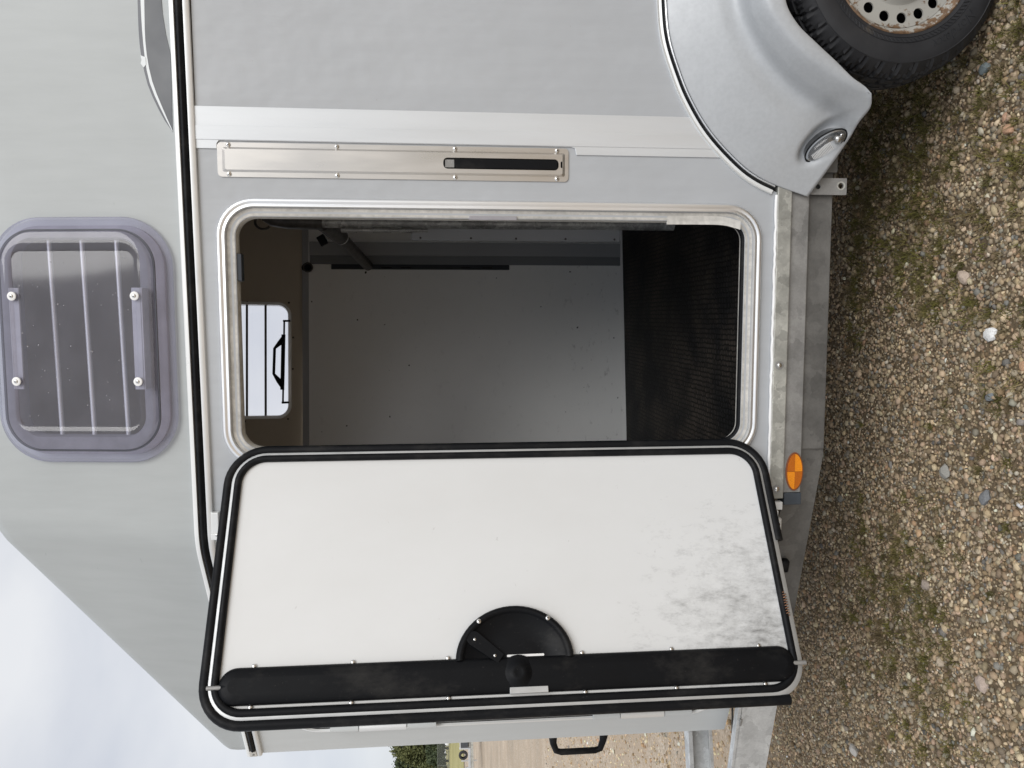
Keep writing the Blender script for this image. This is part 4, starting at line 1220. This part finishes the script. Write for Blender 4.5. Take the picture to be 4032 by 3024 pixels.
# ---- wheels
WX, WZ, WY = 0.955, 0.306, -0.148
def make_wheel():
    w_ = empty('wheel', parent=T)
    # tyre (axis along Y); profile: (radius, depth)
    prof = [(0.180, 0.020), (0.184, 0.006), (0.190, -0.001), (0.200, -0.004), (0.2035, -0.0055), (0.2045, -0.004), (0.225, -0.008), (0.243, -0.009), (0.258, -0.0075), (0.268, -0.004), (0.2695, -0.005), (0.271, -0.003), (0.279, 0.003), (0.288, 0.012), (0.295, 0.022), (0.2985, 0.030), (0.300, 0.036), (0.3005, 0.0405), (0.294, 0.0415), (0.294, 0.0475), (0.302, 0.0485), (0.3035, 0.060), (0.304, 0.0705), (0.296, 0.0715), (0.296, 0.079), (0.304, 0.080), (0.304, 0.098), (0.296, 0.099), (0.296, 0.106), (0.304, 0.107), (0.302, 0.135), (0.296, 0.155), (0.27, 0.178), (0.22, 0.184), (0.185, 0.172), (0.180, 0.150)]
    seg = 252
    rows = []
    for r, h in prof:
        row = []
        for k in range(seg):
            rr = r
            ph = k + int(h * 55)
            if r > 0.277 and 0.001 < h < 0.1555:
                if ph % 7 == 0: rr = r - 0.0085
                elif h < 0.042 and ph % 7 in (3, 5): rr = r - 0.0045
            a = 2 * pi * k / seg
            z_ = WZ + rr * sin(a)
            row.append((WX + rr * cos(a), WY + h, max(z_, 0.004)))
        rows.append(row)
    part(MB().grid(rows, closed_u=True), 'tyre', 'tyre', w_, smooth=28)
    # sidewall pattern ring of short ribs
    mb = MB()
    for k in range(110):
        a = 2 * pi * k / 110
        if 0.8 < (a % pi) < 2.35: 
            pass
        p0 = Vector((WX + 0.2055 * cos(a), WY - 0.0062, WZ + 0.2055 * sin(a)))
        p1 = Vector((WX + 0.2165 * cos(a + 0.045), WY - 0.0082, WZ + 0.2165 * sin(a + 0.045)))
        mb.tube([p0, p1], 0.0009, 4, caps=False)
    mb.tube([(WX + 0.2175 * cos(a), WY - 0.0080, WZ + 0.2175 * sin(a)) for a in lin(0, 2 * pi, 90, endpoint=False)], 0.0009, 4, closed=True)
    o = part(mb, 'sidewall_ribs', 'tyre', w_, smooth=0)
    # raised lettering
    cu = bpy.data.curves.new('lettering', 'FONT')
    cu.body = 'Nordexx'; cu.size = 0.036; cu.extrude = 0.0012; cu.shear = 0.25; cu.space_character = 1.1
    to = bpy.data.objects.new('lettering', cu); COL.objects.link(to)
    dg_ = bpy.context.evaluated_depsgraph_get(); dg_.update()
    tm = bpy.data.meshes.new_from_object(to.evaluated_get(dg_))
    bpy.data.objects.remove(to)
    wtxt = max(v_.co.x for v_ in tm.vertices)
    for v_ in tm.vertices:
        r = 0.2275 + v_.co.y
        a = radians(-140) - (v_.co.x - wtxt / 2) / 0.238     # lower front of the tyre, read clockwise
        v_.co = (WX + r * cos(a), WY - 0.0088 - v_.co.z, WZ + r * sin(a))
    tm.materials.clear(); tm.materials.append(MT['tyre'])
    lo_ = bpy.data.objects.new('lettering', tm); COL.objects.link(lo_); adopt(lo_, w_)
    # rim: flange and well, then disc with its ring of holes
    fl = [(0.194, 0.004), (0.1935, -0.003), (0.190, -0.005), (0.1865, -0.003), (0.184, 0.003), (0.177, 0.008), (0.172, 0.018), (0.169, 0.024)]
    rim = part(MB().lathe(fl, (WX, WY, WZ), Y, X, 96), 'rim', 'rim', w_, smooth=50)
    nh_ = 18
    rows_o = [(0.1695 * cos(2 * pi * k / 90), 0.1695 * sin(2 * pi * k / 90)) for k in range(90)]
    rin = [(0.110 * cos(2 * pi * k / 90), 0.110 * sin(2 * pi * k / 90)) for k in range(90)]
    holes = [circ(0.1435 * cos(2 * pi * (k + 0.28) / nh_), 0.1435 * sin(2 * pi * (k + 0.28) / nh_), 0.0145, 18) for k in range(nh_)]
    mb = MB().plate(rows_o, [rin] + holes, (WX, WY + 0.020, WZ), X, Z, FRONT, 0.005)
    part(mb, 'rim_disc', 'rim', w_, smooth=0)
    part(MB().lathe([(0.112, 0.021), (0.104, 0.016), (0.097, 0.004), (0.088, -0.004), (0.06, -0.008), (0.035, -0.008), (0.033, -0.024), (1e-4, -0.026)], (WX, WY, WZ), Y, X, 64), 'hub', 'rim', w_, smooth=50)
    for k in range(5):
        a = 2 * pi * k / 5 + 0.3
        part(MB().lathe([(0.011, 0), (0.011, 0.014), (0.006, 0.018), (1e-4, 0.018)], (WX + 0.056 * cos(a), WY - 0.007, WZ + 0.056 * sin(a)), FRONT, X, 6), 'wheel_bolt', 'galv_grey', w_, smooth=0)
    part(MB().lathe([(0.168, 0.0), (0.168, 0.1), (1e-4, 0.1)], (WX, WY + 0.045, WZ), Y, X, 40), 'brake_drum', 'dark', w_, smooth=40)
    return w_
wheel = make_wheel()
rear = wheel.copy(); COL.objects.link(rear)                # second wheel of the tandem axle
for ch in list(wheel.children):
    c2 = ch.copy(); COL.objects.link(c2); c2.parent = rear
rear.location = (2 * MIR - 2 * WX, 0, 0)
# dark liner above the wheels
part(MB().box(0.55, 2.1, 0.028, 0.034, 0.53, 0.93), 'wheel_arch_liner', 'dark', smooth=0)

# grab handle on the nose front
gh = MB()
hp_ = [(-1.545, 0.53, 1.150), (-1.595, 0.535, 1.146), (-1.628, 0.54, 1.134), (-1.634, 0.54, 1.115), (-1.634, 0.54, 0.985), (-1.628, 0.54, 0.966), (-1.595, 0.535, 0.957), (-1.545, 0.53, 0.952)]
part(gh.tube(hp_, [0.019, 0.013, 0.012, 0.012, 0.012, 0.012, 0.013, 0.019], 10), 'grab_handle', 'plastic', smooth=50)

# ------------------------------------------------------------------ loose gravel (real stones, uncountable)
PAL = np.array([(0.37, 0.285, 0.185), (0.46, 0.37, 0.25), (0.33, 0.265, 0.18), (0.30, 0.25, 0.185), (0.30, 0.275, 0.225), (0.20, 0.195, 0.18), (0.45, 0.335, 0.24), (0.52, 0.44, 0.32), (0.36, 0.24, 0.15), (0.26, 0.19, 0.115), (0.60, 0.54, 0.44), (0.41, 0.32, 0.225)])
PW = np.array([16, 15, 14, 10, 7, 4, 9, 9, 4, 10, 3, 8], float); PW /= PW.sum()
def ico():
    t = (1 + sqrt(5)) / 2
    v = np.array([(-1, t, 0), (1, t, 0), (-1, -t, 0), (1, -t, 0), (0, -1, t), (0, 1, t), (0, -1, -t), (0, 1, -t), (t, 0, -1), (t, 0, 1), (-t, 0, -1), (-t, 0, 1)], float)
    v /= np.linalg.norm(v[0])
    f = np.array([(0, 11, 5), (0, 5, 1), (0, 1, 7), (0, 7, 10), (0, 10, 11), (1, 5, 9), (5, 11, 4), (11, 10, 2), (10, 7, 6), (7, 1, 8), (3, 9, 4), (3, 4, 2), (3, 2, 6), (3, 6, 8), (3, 8, 9), (4, 9, 5), (2, 4, 11), (6, 2, 10), (8, 6, 7), (9, 8, 1)])
    return v, f
def rot(n):
    q = rng.normal(size=(n, 4)); q /= np.linalg.norm(q, axis=1)[:, None]
    w_, x, y, z = q.T
    return np.stack([np.stack([1 - 2 * (y * y + z * z), 2 * (x * y - z * w_), 2 * (x * z + y * w_)], -1), np.stack([2 * (x * y + z * w_), 1 - 2 * (x * x + z * z), 2 * (y * z - x * w_)], -1), np.stack([2 * (x * z - y * w_), 2 * (y * z + x * w_), 1 - 2 * (x * x + y * y)], -1)], 1)
def np_mesh(name, V, Fc, mat, tint=None, smooth=False):
    me = bpy.data.meshes.new(name)
    nv, nf, k = len(V), len(Fc), Fc.shape[1]
    me.vertices.add(nv); me.vertices.foreach_set('co', V.astype(np.float32).ravel())
    me.loops.add(nf * k); me.loops.foreach_set('vertex_index', Fc.astype(np.int32).ravel())
    me.polygons.add(nf); me.polygons.foreach_set('loop_start', (np.arange(nf) * k).astype(np.int32)); me.polygons.foreach_set('loop_total', np.full(nf, k, np.int32))
    me.update(calc_edges=True)
    if tint is not None:
        at_ = me.attributes.new('tint', 'FLOAT_COLOR', 'POINT')
        at_.data.foreach_set('color', np.c_[tint, np.ones(len(tint))].astype(np.float32).ravel())
    me.materials.append(MT[mat])
    if smooth: me.shade_smooth()
    o = bpy.data.objects.new(name, me); COL.objects.link(o)
    return o
def pebbles(name, xy, rad, sink=0.25, gain=1.0):
    n = len(xy)
    bv, bf = ico()
    V = bv[None] * (1 + rng.normal(0, 0.17, (n, 12, 1)))
    sc = np.exp(rng.normal(0, 0.22, (n, 3))); sc /= sc.mean(1)[:, None]
    V = V * sc[:, None, :]
    V = np.einsum('nij,nkj->nki', rot(n), V)
    V[:, :, 2] *= 0.72
    V *= rad[:, None, None]
    V[:, :, 0] += xy[:, 0, None]; V[:, :, 1] += xy[:, 1, None]
    V[:, :, 2] += (rad * rng.uniform(-sink, 0.55, n))[:, None]
    Fc = (bf[None] + (np.arange(n) * 12)[:, None, None]).reshape(-1, 3)
    c = PAL[rng.choice(len(PAL), n, p=PW)] * np.exp(rng.normal(0, 0.25, (n, 1))) * (1 + rng.normal(0, 0.018, (n, 3)))
    return np_mesh(name, V.reshape(-1, 3), Fc, 'pebble', np.repeat(np.clip(c * gain * np.array((0.92, 0.90, 0.86)), 0.02, 0.75), 12, 0))
# bare-soil / mossy patches thin the stones out
def field(x, y, s, seed):
    r_ = np.random.default_rng(seed)
    out = np.zeros_like(x)
    for k in range(9):
        a, f_ = r_.uniform(0, 2 * pi), s * r_.uniform(0.6, 2.2)
        out += np.sin((x * cos(a) + y * sin(a)) * f_ + r_.uniform(0, 6.28)) / 3
    return out
n = 186000
xy = np.c_[rng.uniform(-2.6, 1.85, n), rng.uniform(-1.3, 1.5, n)]
out_ = np.maximum(np.maximum(-1.95 - xy[:, 0], xy[:, 0] - 1.2), np.maximum(-0.66 - xy[:, 1], xy[:, 1] - 1.0))
feather = np.clip(1 - out_ / 0.62, 0, 1) ** 2.2
keep = ((field(xy[:, 0], xy[:, 1], 6.5, 3) < 1.05) | (rng.random(n) < 0.55)) & (rng.random(n) < feather)
inside = np.hypot(xy[:, 0] - 0.955, (xy[:, 1] + 0.06) * 1.2) > 0.11
xy = xy[keep & inside]
rad = np.clip(np.exp(rng.normal(np.log(0.0045), 0.44, len(xy)) + 0.12 * np.clip(-xy[:, 1] * 2.5, -0.8, 0.8)), 0.0023, 0.0135)
gv = pebbles('gravel', xy, rad)
tag(gv, 'loose multicoloured gravel beside and under the horse trailer', 'gravel', kind='stuff')
n = 17000
r_ = 2.4 * np.exp(rng.uniform(0, np.log(5.5), n)); th = rng.uniform(radians(18), radians(46), n)
xy = np.c_[-np.sin(th) * r_, -2.2 + np.cos(th) * r_]
xy = xy[(xy[:, 0] < -2.1) | (xy[:, 1] > 1.15)]
rad = np.clip(np.exp(rng.normal(np.log(0.0085), 0.4, len(xy))), 0.004, 0.022)
gv2 = pebbles('gravel', xy, rad, gain=1.55)  # gain puts the yard's brighter exposure into the stone colour
tag(gv2, 'loose gravel of the yard stretching past the drawbar', 'gravel', kind='stuff')

# moss and grass tufts between the stones
nt_ = 850
cl = np.c_[rng.uniform(-1.6, 1.15, nt_ * 3), rng.uniform(-0.75, 0.62, nt_ * 3)]
wgt = field(cl[:, 0], cl[:, 1], 5.0, 11) + 0.45 * cl[:, 0] + 0.5 * cl[:, 1] + rng.normal(0, 0.6, len(cl))
cl = cl[np.argsort(-wgt)[:nt_]]
nb = 40
base = np.repeat(cl, nb, 0) + rng.normal(0, 0.010, (nt_ * nb, 2)) * np.repeat(rng.uniform(0.6, 1.6, nt_), nb)[:, None]
hgt = rng.gamma(3.0, 0.0040, len(base)) + 0.004
ang = rng.uniform(0, 2 * pi, len(base)); lean = rng.normal(0, 0.9, (len(base), 2)) * hgt[:, None]
wd_ = rng.uniform(0.0010, 0.0022, len(base))
dx = np.c_[np.cos(ang), np.sin(ang)] * wd_[:, None]
V = np.zeros((len(base), 3, 3))
V[:, 0, :2] = base - dx; V[:, 1, :2] = base + dx; V[:, 2, :2] = base + lean
V[:, :2, 2] = 0.002; V[:, 2, 2] = hgt + 0.002
mc = np.array([(0.11, 0.098, 0.022), (0.15, 0.135, 0.030), (0.18, 0.15, 0.05), (0.15, 0.11, 0.05), (0.22, 0.17, 0.085)])
ti = mc[rng.choice(5, nt_, p=[0.28, 0.3, 0.16, 0.16, 0.10])] * rng.uniform(0.75, 1.25, (nt_, 1))
ti = np.repeat(np.repeat(ti, nb, 0) * rng.uniform(0.75, 1.25, (nt_ * nb, 1)), 3, 0)
ms = np_mesh('moss', V.reshape(-1, 3), np.arange(len(base) * 3).reshape(-1, 3), 'moss', ti)
tag(ms, 'olive moss and thin grass tufts growing between the stones', 'moss', kind='stuff')

# single stones one can pick out
def stone(x, y, size, col, label, squash=(1, 0.8, 0.55), seed=0):
    bm = bmesh.new()
    bmesh.ops.create_icosphere(bm, subdivisions=2, radius=1)
    r_ = random.Random(seed)
    cut_n = [Vector((r_.gauss(0, 1), r_.gauss(0, 1), r_.gauss(0, 1))).normalized() for _ in range(9)]
    for v_ in bm.verts:
        for c_ in cut_n:
            d_ = v_.co.dot(c_) - 0.74
            if d_ > 0: v_.co -= c_ * d_
        v_.co = Vector((v_.co.x * squash[0], v_.co.y * squash[1], v_.co.z * squash[2])) * size
    me = bpy.data.meshes.new('stone'); bm.to_mesh(me); bm.free()
    at_ = me.attributes.new('tint', 'FLOAT_COLOR', 'POINT')
    at_.data.foreach_set('color', np.tile((*col, 1.0), len(me.vertices)).astype(np.float32))
    me.materials.append(MT['pebble'])
    o = bpy.data.objects.new('stone', me); COL.objects.link(o)
    o.location = (x, y, size * squash[2] * 0.45); o.rotation_euler = (0, 0, r_.uniform(0, 6))
    tag(o, label, 'stone', 'single stones lying on the gravel')
STONES = [
    (-0.051, -0.158, 0.027, (0.86, 0.85, 0.83), 'pure white stone lying on the gravel'),
    (0.117, -0.035, 0.028, (0.50, 0.40, 0.32), 'pale pinkish round stone among moss below the door opening'),
    (-0.132, -0.285, 0.019, (0.55, 0.34, 0.21), 'orange stone near the white stone at the picture edge'),
    (-0.478, 0.010, 0.028, (0.30, 0.29, 0.26), 'flat grey stone below the orange reflector'),
    (-0.515, -0.170, 0.026, (0.20, 0.205, 0.21), 'dark slate grey stone below the open door'),
    (0.508, -0.185, 0.022, (0.54, 0.33, 0.21), 'larger orange stone in front of the tyre'),
    (0.545, -0.165, 0.015, (0.50, 0.31, 0.21), 'smaller orange stone in front of the tyre'),
    (0.700, -0.075, 0.024, (0.17, 0.20, 0.205), 'bluish dark stone close to the tyre tread'),
    (-1.054, -0.197, 0.029, (0.46, 0.37, 0.31), 'large tan stone below the latch edge of the open door'),
    (-1.075, -0.012, 0.022, (0.47, 0.385, 0.29), 'sandy wedge-shaped stone under the far door corner'),
    (-0.860, 0.080, 0.024, (0.36, 0.30, 0.25), 'brownish flat stone under the middle of the open door'),
    (-1.64, 0.46, 0.026, (0.44, 0.42, 0.39), 'long pale stone under the near drawbar'),
    (-0.225, -0.17, 0.020, (0.21, 0.225, 0.235), 'blue-grey stone midway between white stone and reflector'),
    (0.66, -0.225, 0.018, (0.52, 0.44, 0.33), 'sand coloured stone beside the fender lamp'),
]
for i, (x, y, s_, c_, lb_) in enumerate(STONES):
    stone(x, y, s_, c_, lb_, (1, random.uniform(0.7, 0.9), random.uniform(0.5, 0.65)), 40 + i)

# ------------------------------------------------------------------ background: parked trailers, fence, trees
def far_wheel(parent, c, axis, r=0.3, w_=0.18):
    c = Vector(c)
    o = MB().lathe([(r * 0.62, -w_ / 2), (r * 0.9, -w_ / 2), (r, -w_ / 3), (r, w_ / 3), (r * 0.9, w_ / 2), (r * 0.62, w_ / 2)], c, axis, Z, 24).obj('wheel', 'tyre_far', parent, smooth=40)
    MB().lathe([(r * 0.62, -w_ / 2.4), (r * 0.5, -w_ / 3), (r * 0.2, -w_ / 4), (1e-4, -w_ / 4)], c, axis, Z, 20).obj('rim', 'alu_dull', o, smooth=40)
    return o
def frame_trailer(x, y, rz, label, boxy):
    root = empty('utility_trailer', (x, y, 0))
    root.rotation_euler = (0, 0, rz)
    tag(root, label, 'trailer', 'trailers parked across the yard')
    def P(mb, nme, mt, **k):
        o = mb.obj(nme, mt, None, **k)
        o.parent = root
        return o
    for s_ in (-0.75, 0.75):
        P(MB().box(-1.6, 1.6, s_ - 0.04, s_ + 0.04, 0.42, 0.52), 'side_rail', 'galv', smooth=0)
    for xx in (-1.5, -0.5, 0.5, 1.5):
        P(MB().box(xx - 0.03, xx + 0.03, -0.71, 0.71, 0.43, 0.50), 'cross_member', 'galv', smooth=0)
    P(MB().beam((1.6, -0.7, 0.45), (3.0, 0, 0.45), 0.07, 0.09), 'drawbar', 'galv', smooth=0)
    P(MB().beam((1.6, 0.7, 0.45), (3.0, 0, 0.45), 0.07, 0.09), 'drawbar', 'galv', smooth=0)
    P(MB().tube([(2.6, 0.12, 0.15), (2.6, 0.12, 0.85)], 0.03, 8), 'jockey_post', 'alu', smooth=60)
    for s_ in (-0.92, 0.92):
        w0 = MB().lathe([(0.18, -0.08), (0.27, -0.085), (0.30, -0.05), (0.30, 0.05), (0.27, 0.085), (0.18, 0.08)], (-0.1, s_, 0.30), (0, 1, 0), Z, 24).obj('wheel', 'tyre_far', None, smooth=40)
        w0.parent = root
        r0 = MB().lathe([(0.18, 0.06 * (1 if s_ > 0 else -1)), (0.1, 0.03), (1e-4, 0.03)], (-0.1, s_, 0.30), (0, 1, 0), Z, 20).obj('rim', 'alu_dull', None, smooth=40)
        r0.parent = w0
        arc_ = [(-0.1 + 0.36 * cos(a), 0, 0.32 + 0.36 * sin(a)) for a in lin(0.15, pi - 0.15, 12)]
        mb = MB().grid([[(p[0], s_ - 0.11, p[2]), (p[0], s_ + 0.11, p[2])] for p in arc_])
        P(mb, 'mudguard', 'alu_dull', smooth=50)
    if boxy:
        P(MB().box(-1.55, 1.55, -0.70, 0.70, 0.525, 0.56), 'deck', 'bark', smooth=0)
        for s_ in (-0.72, 0.72):
            P(MB().box(-1.55, 1.55, s_ - 0.012, s_ + 0.012, 0.565, 0.88), 'side_board', 'decal_dark', smooth=0)
            P(MB().box(-1.58, 1.58, s_ - 0.025, s_ + 0.025, 0.885, 0.93), 'top_rail', 'alu', smooth=0)
        for xx in (-1.57, 1.57):
            P(MB().box(xx - 0.012, xx + 0.012, -0.69, 0.69, 0.565, 0.88), 'end_board', 'decal_dark', smooth=0)
            for s_ in (-0.745, 0.745):
                P(MB().box(xx - 0.03, xx + 0.03, s_ - 0.03, s_ + 0.03, 0.53, 0.95), 'corner_post', 'alu', smooth=0)
    else:
        for xx in (-1.2, 0.0, 1.2):
            for s_ in (-0.3, 0.3):
                P(MB().box(xx - 0.025, xx + 0.025, s_ - 0.025, s_ + 0.025, 0.505, 0.72), 'roller_post', 'alu', smooth=0)
        P(MB().box(-1.5, 2.2, -0.05, 0.05, 0.505, 0.60), 'keel_beam', 'alu', smooth=0)
        sp_ = MB().lathe([(0.10, -0.06), (0.17, -0.065), (0.19, -0.03), (0.19, 0.03), (0.17, 0.065), (0.10, 0.06)], (1.9, 0.0, 0.81), (0, 1, 0), Z, 20).obj('spare_wheel', 'tyre_far', None, smooth=40)
        sp_.parent = root
    return root
frame_trailer(-17.05, 30.4, radians(176), 'galvanised trailer with dark box sides parked across the yard', True)
frame_trailer(-20.0, 28.2, radians(3), 'low bare-framed galvanised boat trailer parked in the distance', False)

# chain-link fence along the field
fc = empty('chain_link_fence', (-62, 100, terrain(-62, 100)))
tag(fc, 'grey chain-link fence along the far edge of the grass', 'fence')
fdir = Vector((0.86, 0.51, 0)).normalized()
FA = Vector((-62, 100, 0)) - fdir * 24
def fz(p):
    return terrain(p.x, p.y) + 0.05
for k in range(17):
    p = FA + fdir * 3.0 * k
    MB().tube([(p.x, p.y, fz(p) - 0.1), (p.x, p.y, fz(p) + 1.72)], 0.035, 6).obj('fence_post', 'wire', fc, smooth=60)
mb = MB()
for k in range(-8, 240):
    p = FA + fdir * (0.2 * k)
    for s_ in (1, -1):
        q = p + fdir * (1.6 * s_)
        z0 = fz(p)
        mb.tube([(p.x, p.y, z0), (q.x, q.y, z0 + 1.6)], 0.016, 3, caps=False)
wo = mb.obj('wire_mesh', 'wire', fc, smooth=0, recalc=False)
wo['kind'] = 'stuff'
p, q = FA, FA + fdir * 48
MB().tube([(p.x, p.y, fz(p) + 1.64), (q.x, q.y, fz(q) + 1.64)], 0.03, 6).obj('top_wire', 'wire', fc, smooth=60)

# white wrapped heap at the fence
bm = bmesh.new()
bmesh.ops.create_icosphere(bm, subdivisions=3, radius=1)
for v_ in bm.verts:
    v_.co = Vector((math.copysign(abs(v_.co.x) ** 0.7, v_.co.x) * 0.85, v_.co.y * 0.6, math.copysign(abs(v_.co.z) ** 0.8, v_.co.z) * 0.42 + 0.06 * sin(v_.co.x * 7)))
me = bpy.data.meshes.new('wrapped_bale'); bm.to_mesh(me); bm.free(); me.shade_smooth(); me.materials.append(MT['tarp'])
bo = bpy.data.objects.new('wrapped_bale', me); COL.objects.link(bo)
bo.location = (-55.9, 96.0, terrain(-55.9, 96) + 0.42); bo.rotation_euler = (0, 0, 0.5)
tag(bo, 'white plastic-wrapped bale lying in front of the fence', 'bale')

# trees beyond the fence
def tree(x, y, h, w_, leaf, label, seed):
    r_ = np.random.default_rng(seed)
    z0 = terrain(x, y)
    root = empty('tree', (x, y, z0))
    tag(root, label, 'tree', 'trees beyond the fence')
    tk = MB().tube([(x, y, z0 - 0.2), (x + 0.1, y, z0 + h * 0.3), (x - 0.1, y + 0.1, z0 + h * 0.62), (x, y, z0 + h * 0.85)], [0.2, 0.15, 0.09, 0.03], 8)
    for k in range(6):
        a = k * 1.05 + seed
        zb = h * (0.25 + 0.09 * k)
        tk.tube([(x, y, z0 + zb), (x + cos(a) * w_ * 0.25, y + sin(a) * w_ * 0.25, z0 + zb + h * 0.1), (x + cos(a) * w_ * 0.42, y + sin(a) * w_ * 0.42, z0 + zb + h * 0.16)], [0.07, 0.045, 0.015], 5)
    tk.obj('trunk', 'bark', root, smooth=60)
    nc = 64
    d_ = r_.normal(size=(nc, 3)); d_ /= np.linalg.norm(d_, axis=1)[:, None]
    cen = d_ * (r_.random((nc, 1)) ** 0.4) * np.array((w_ * 0.42, w_ * 0.42, h * 0.42)) + np.array((x, y, z0 + h * 0.55))
    per = 110
    pts = np.repeat(cen, per, 0) + r_.normal(size=(nc * per, 3)) * np.array((w_ * 0.085, w_ * 0.085, h * 0.05))
    n_ = len(pts)
    u_ = r_.normal(size=(n_, 3)); u_ /= np.linalg.norm(u_, axis=1)[:, None]
    v_ = np.cross(u_, r_.normal(size=(n_, 3))); v_ /= np.linalg.norm(v_, axis=1)[:, None]
    s_ = r_.uniform(0.12, 0.30, (n_, 1))
    V = np.stack([pts - u_ * s_, pts + v_ * s_ * 0.6, pts + u_ * s_, pts - v_ * s_ * 0.6], 1).reshape(-1, 3)
    o = np_mesh('crown', V, np.arange(n_ * 4).reshape(-1, 4), leaf)
    adopt(o, root)
    return root
TREES = [(-66.0, 112.0, 8.6, 5.5, 'leaf_mid', 'mid green tree nearest the trailer nose beyond the fence'),
         (-69.5, 113.5, 8.2, 5.0, 'leaf_dark', 'dark green tree with bluish crown in the distance'),
         (-72.5, 113.0, 6.6, 5.0, 'leaf_rust', 'rust coloured autumn tree at the picture edge'),
         (-70.8, 109.5, 4.2, 3.6, 'leaf_gold', 'low golden yellow bush behind the fence'),
         (-66.8, 109.0, 4.0, 3.8, 'leaf_mid', 'low olive bush behind the fence'),
         (-62.5, 115.0, 9.0, 6.0, 'leaf_dark', 'tall dark tree half hidden by the trailer nose'),
         (-76.5, 114.0, 8.0, 5.5, 'leaf_mid', 'olive green tree just outside the picture edge'),
         (-58.0, 118.0, 8.5, 6.0, 'leaf_mid', 'green tree hidden behind the trailer nose'),
         (-64.0, 107.6, 3.4, 5.0, 'leaf_dark', 'dark scrub close behind the fence'),
         (-68.6, 108.3, 3.2, 4.6, 'leaf_gold', 'yellowing scrub close behind the fence'),
         (-72.6, 110.2, 3.6, 5.0, 'leaf_mid', 'green scrub behind the fence at the picture edge'),
         (-81.0, 116.0, 8.4, 6.0, 'leaf_dark', 'dark tree further along the fence')]
for i, a in enumerate(TREES):
    tree(*a, seed=i + 3)
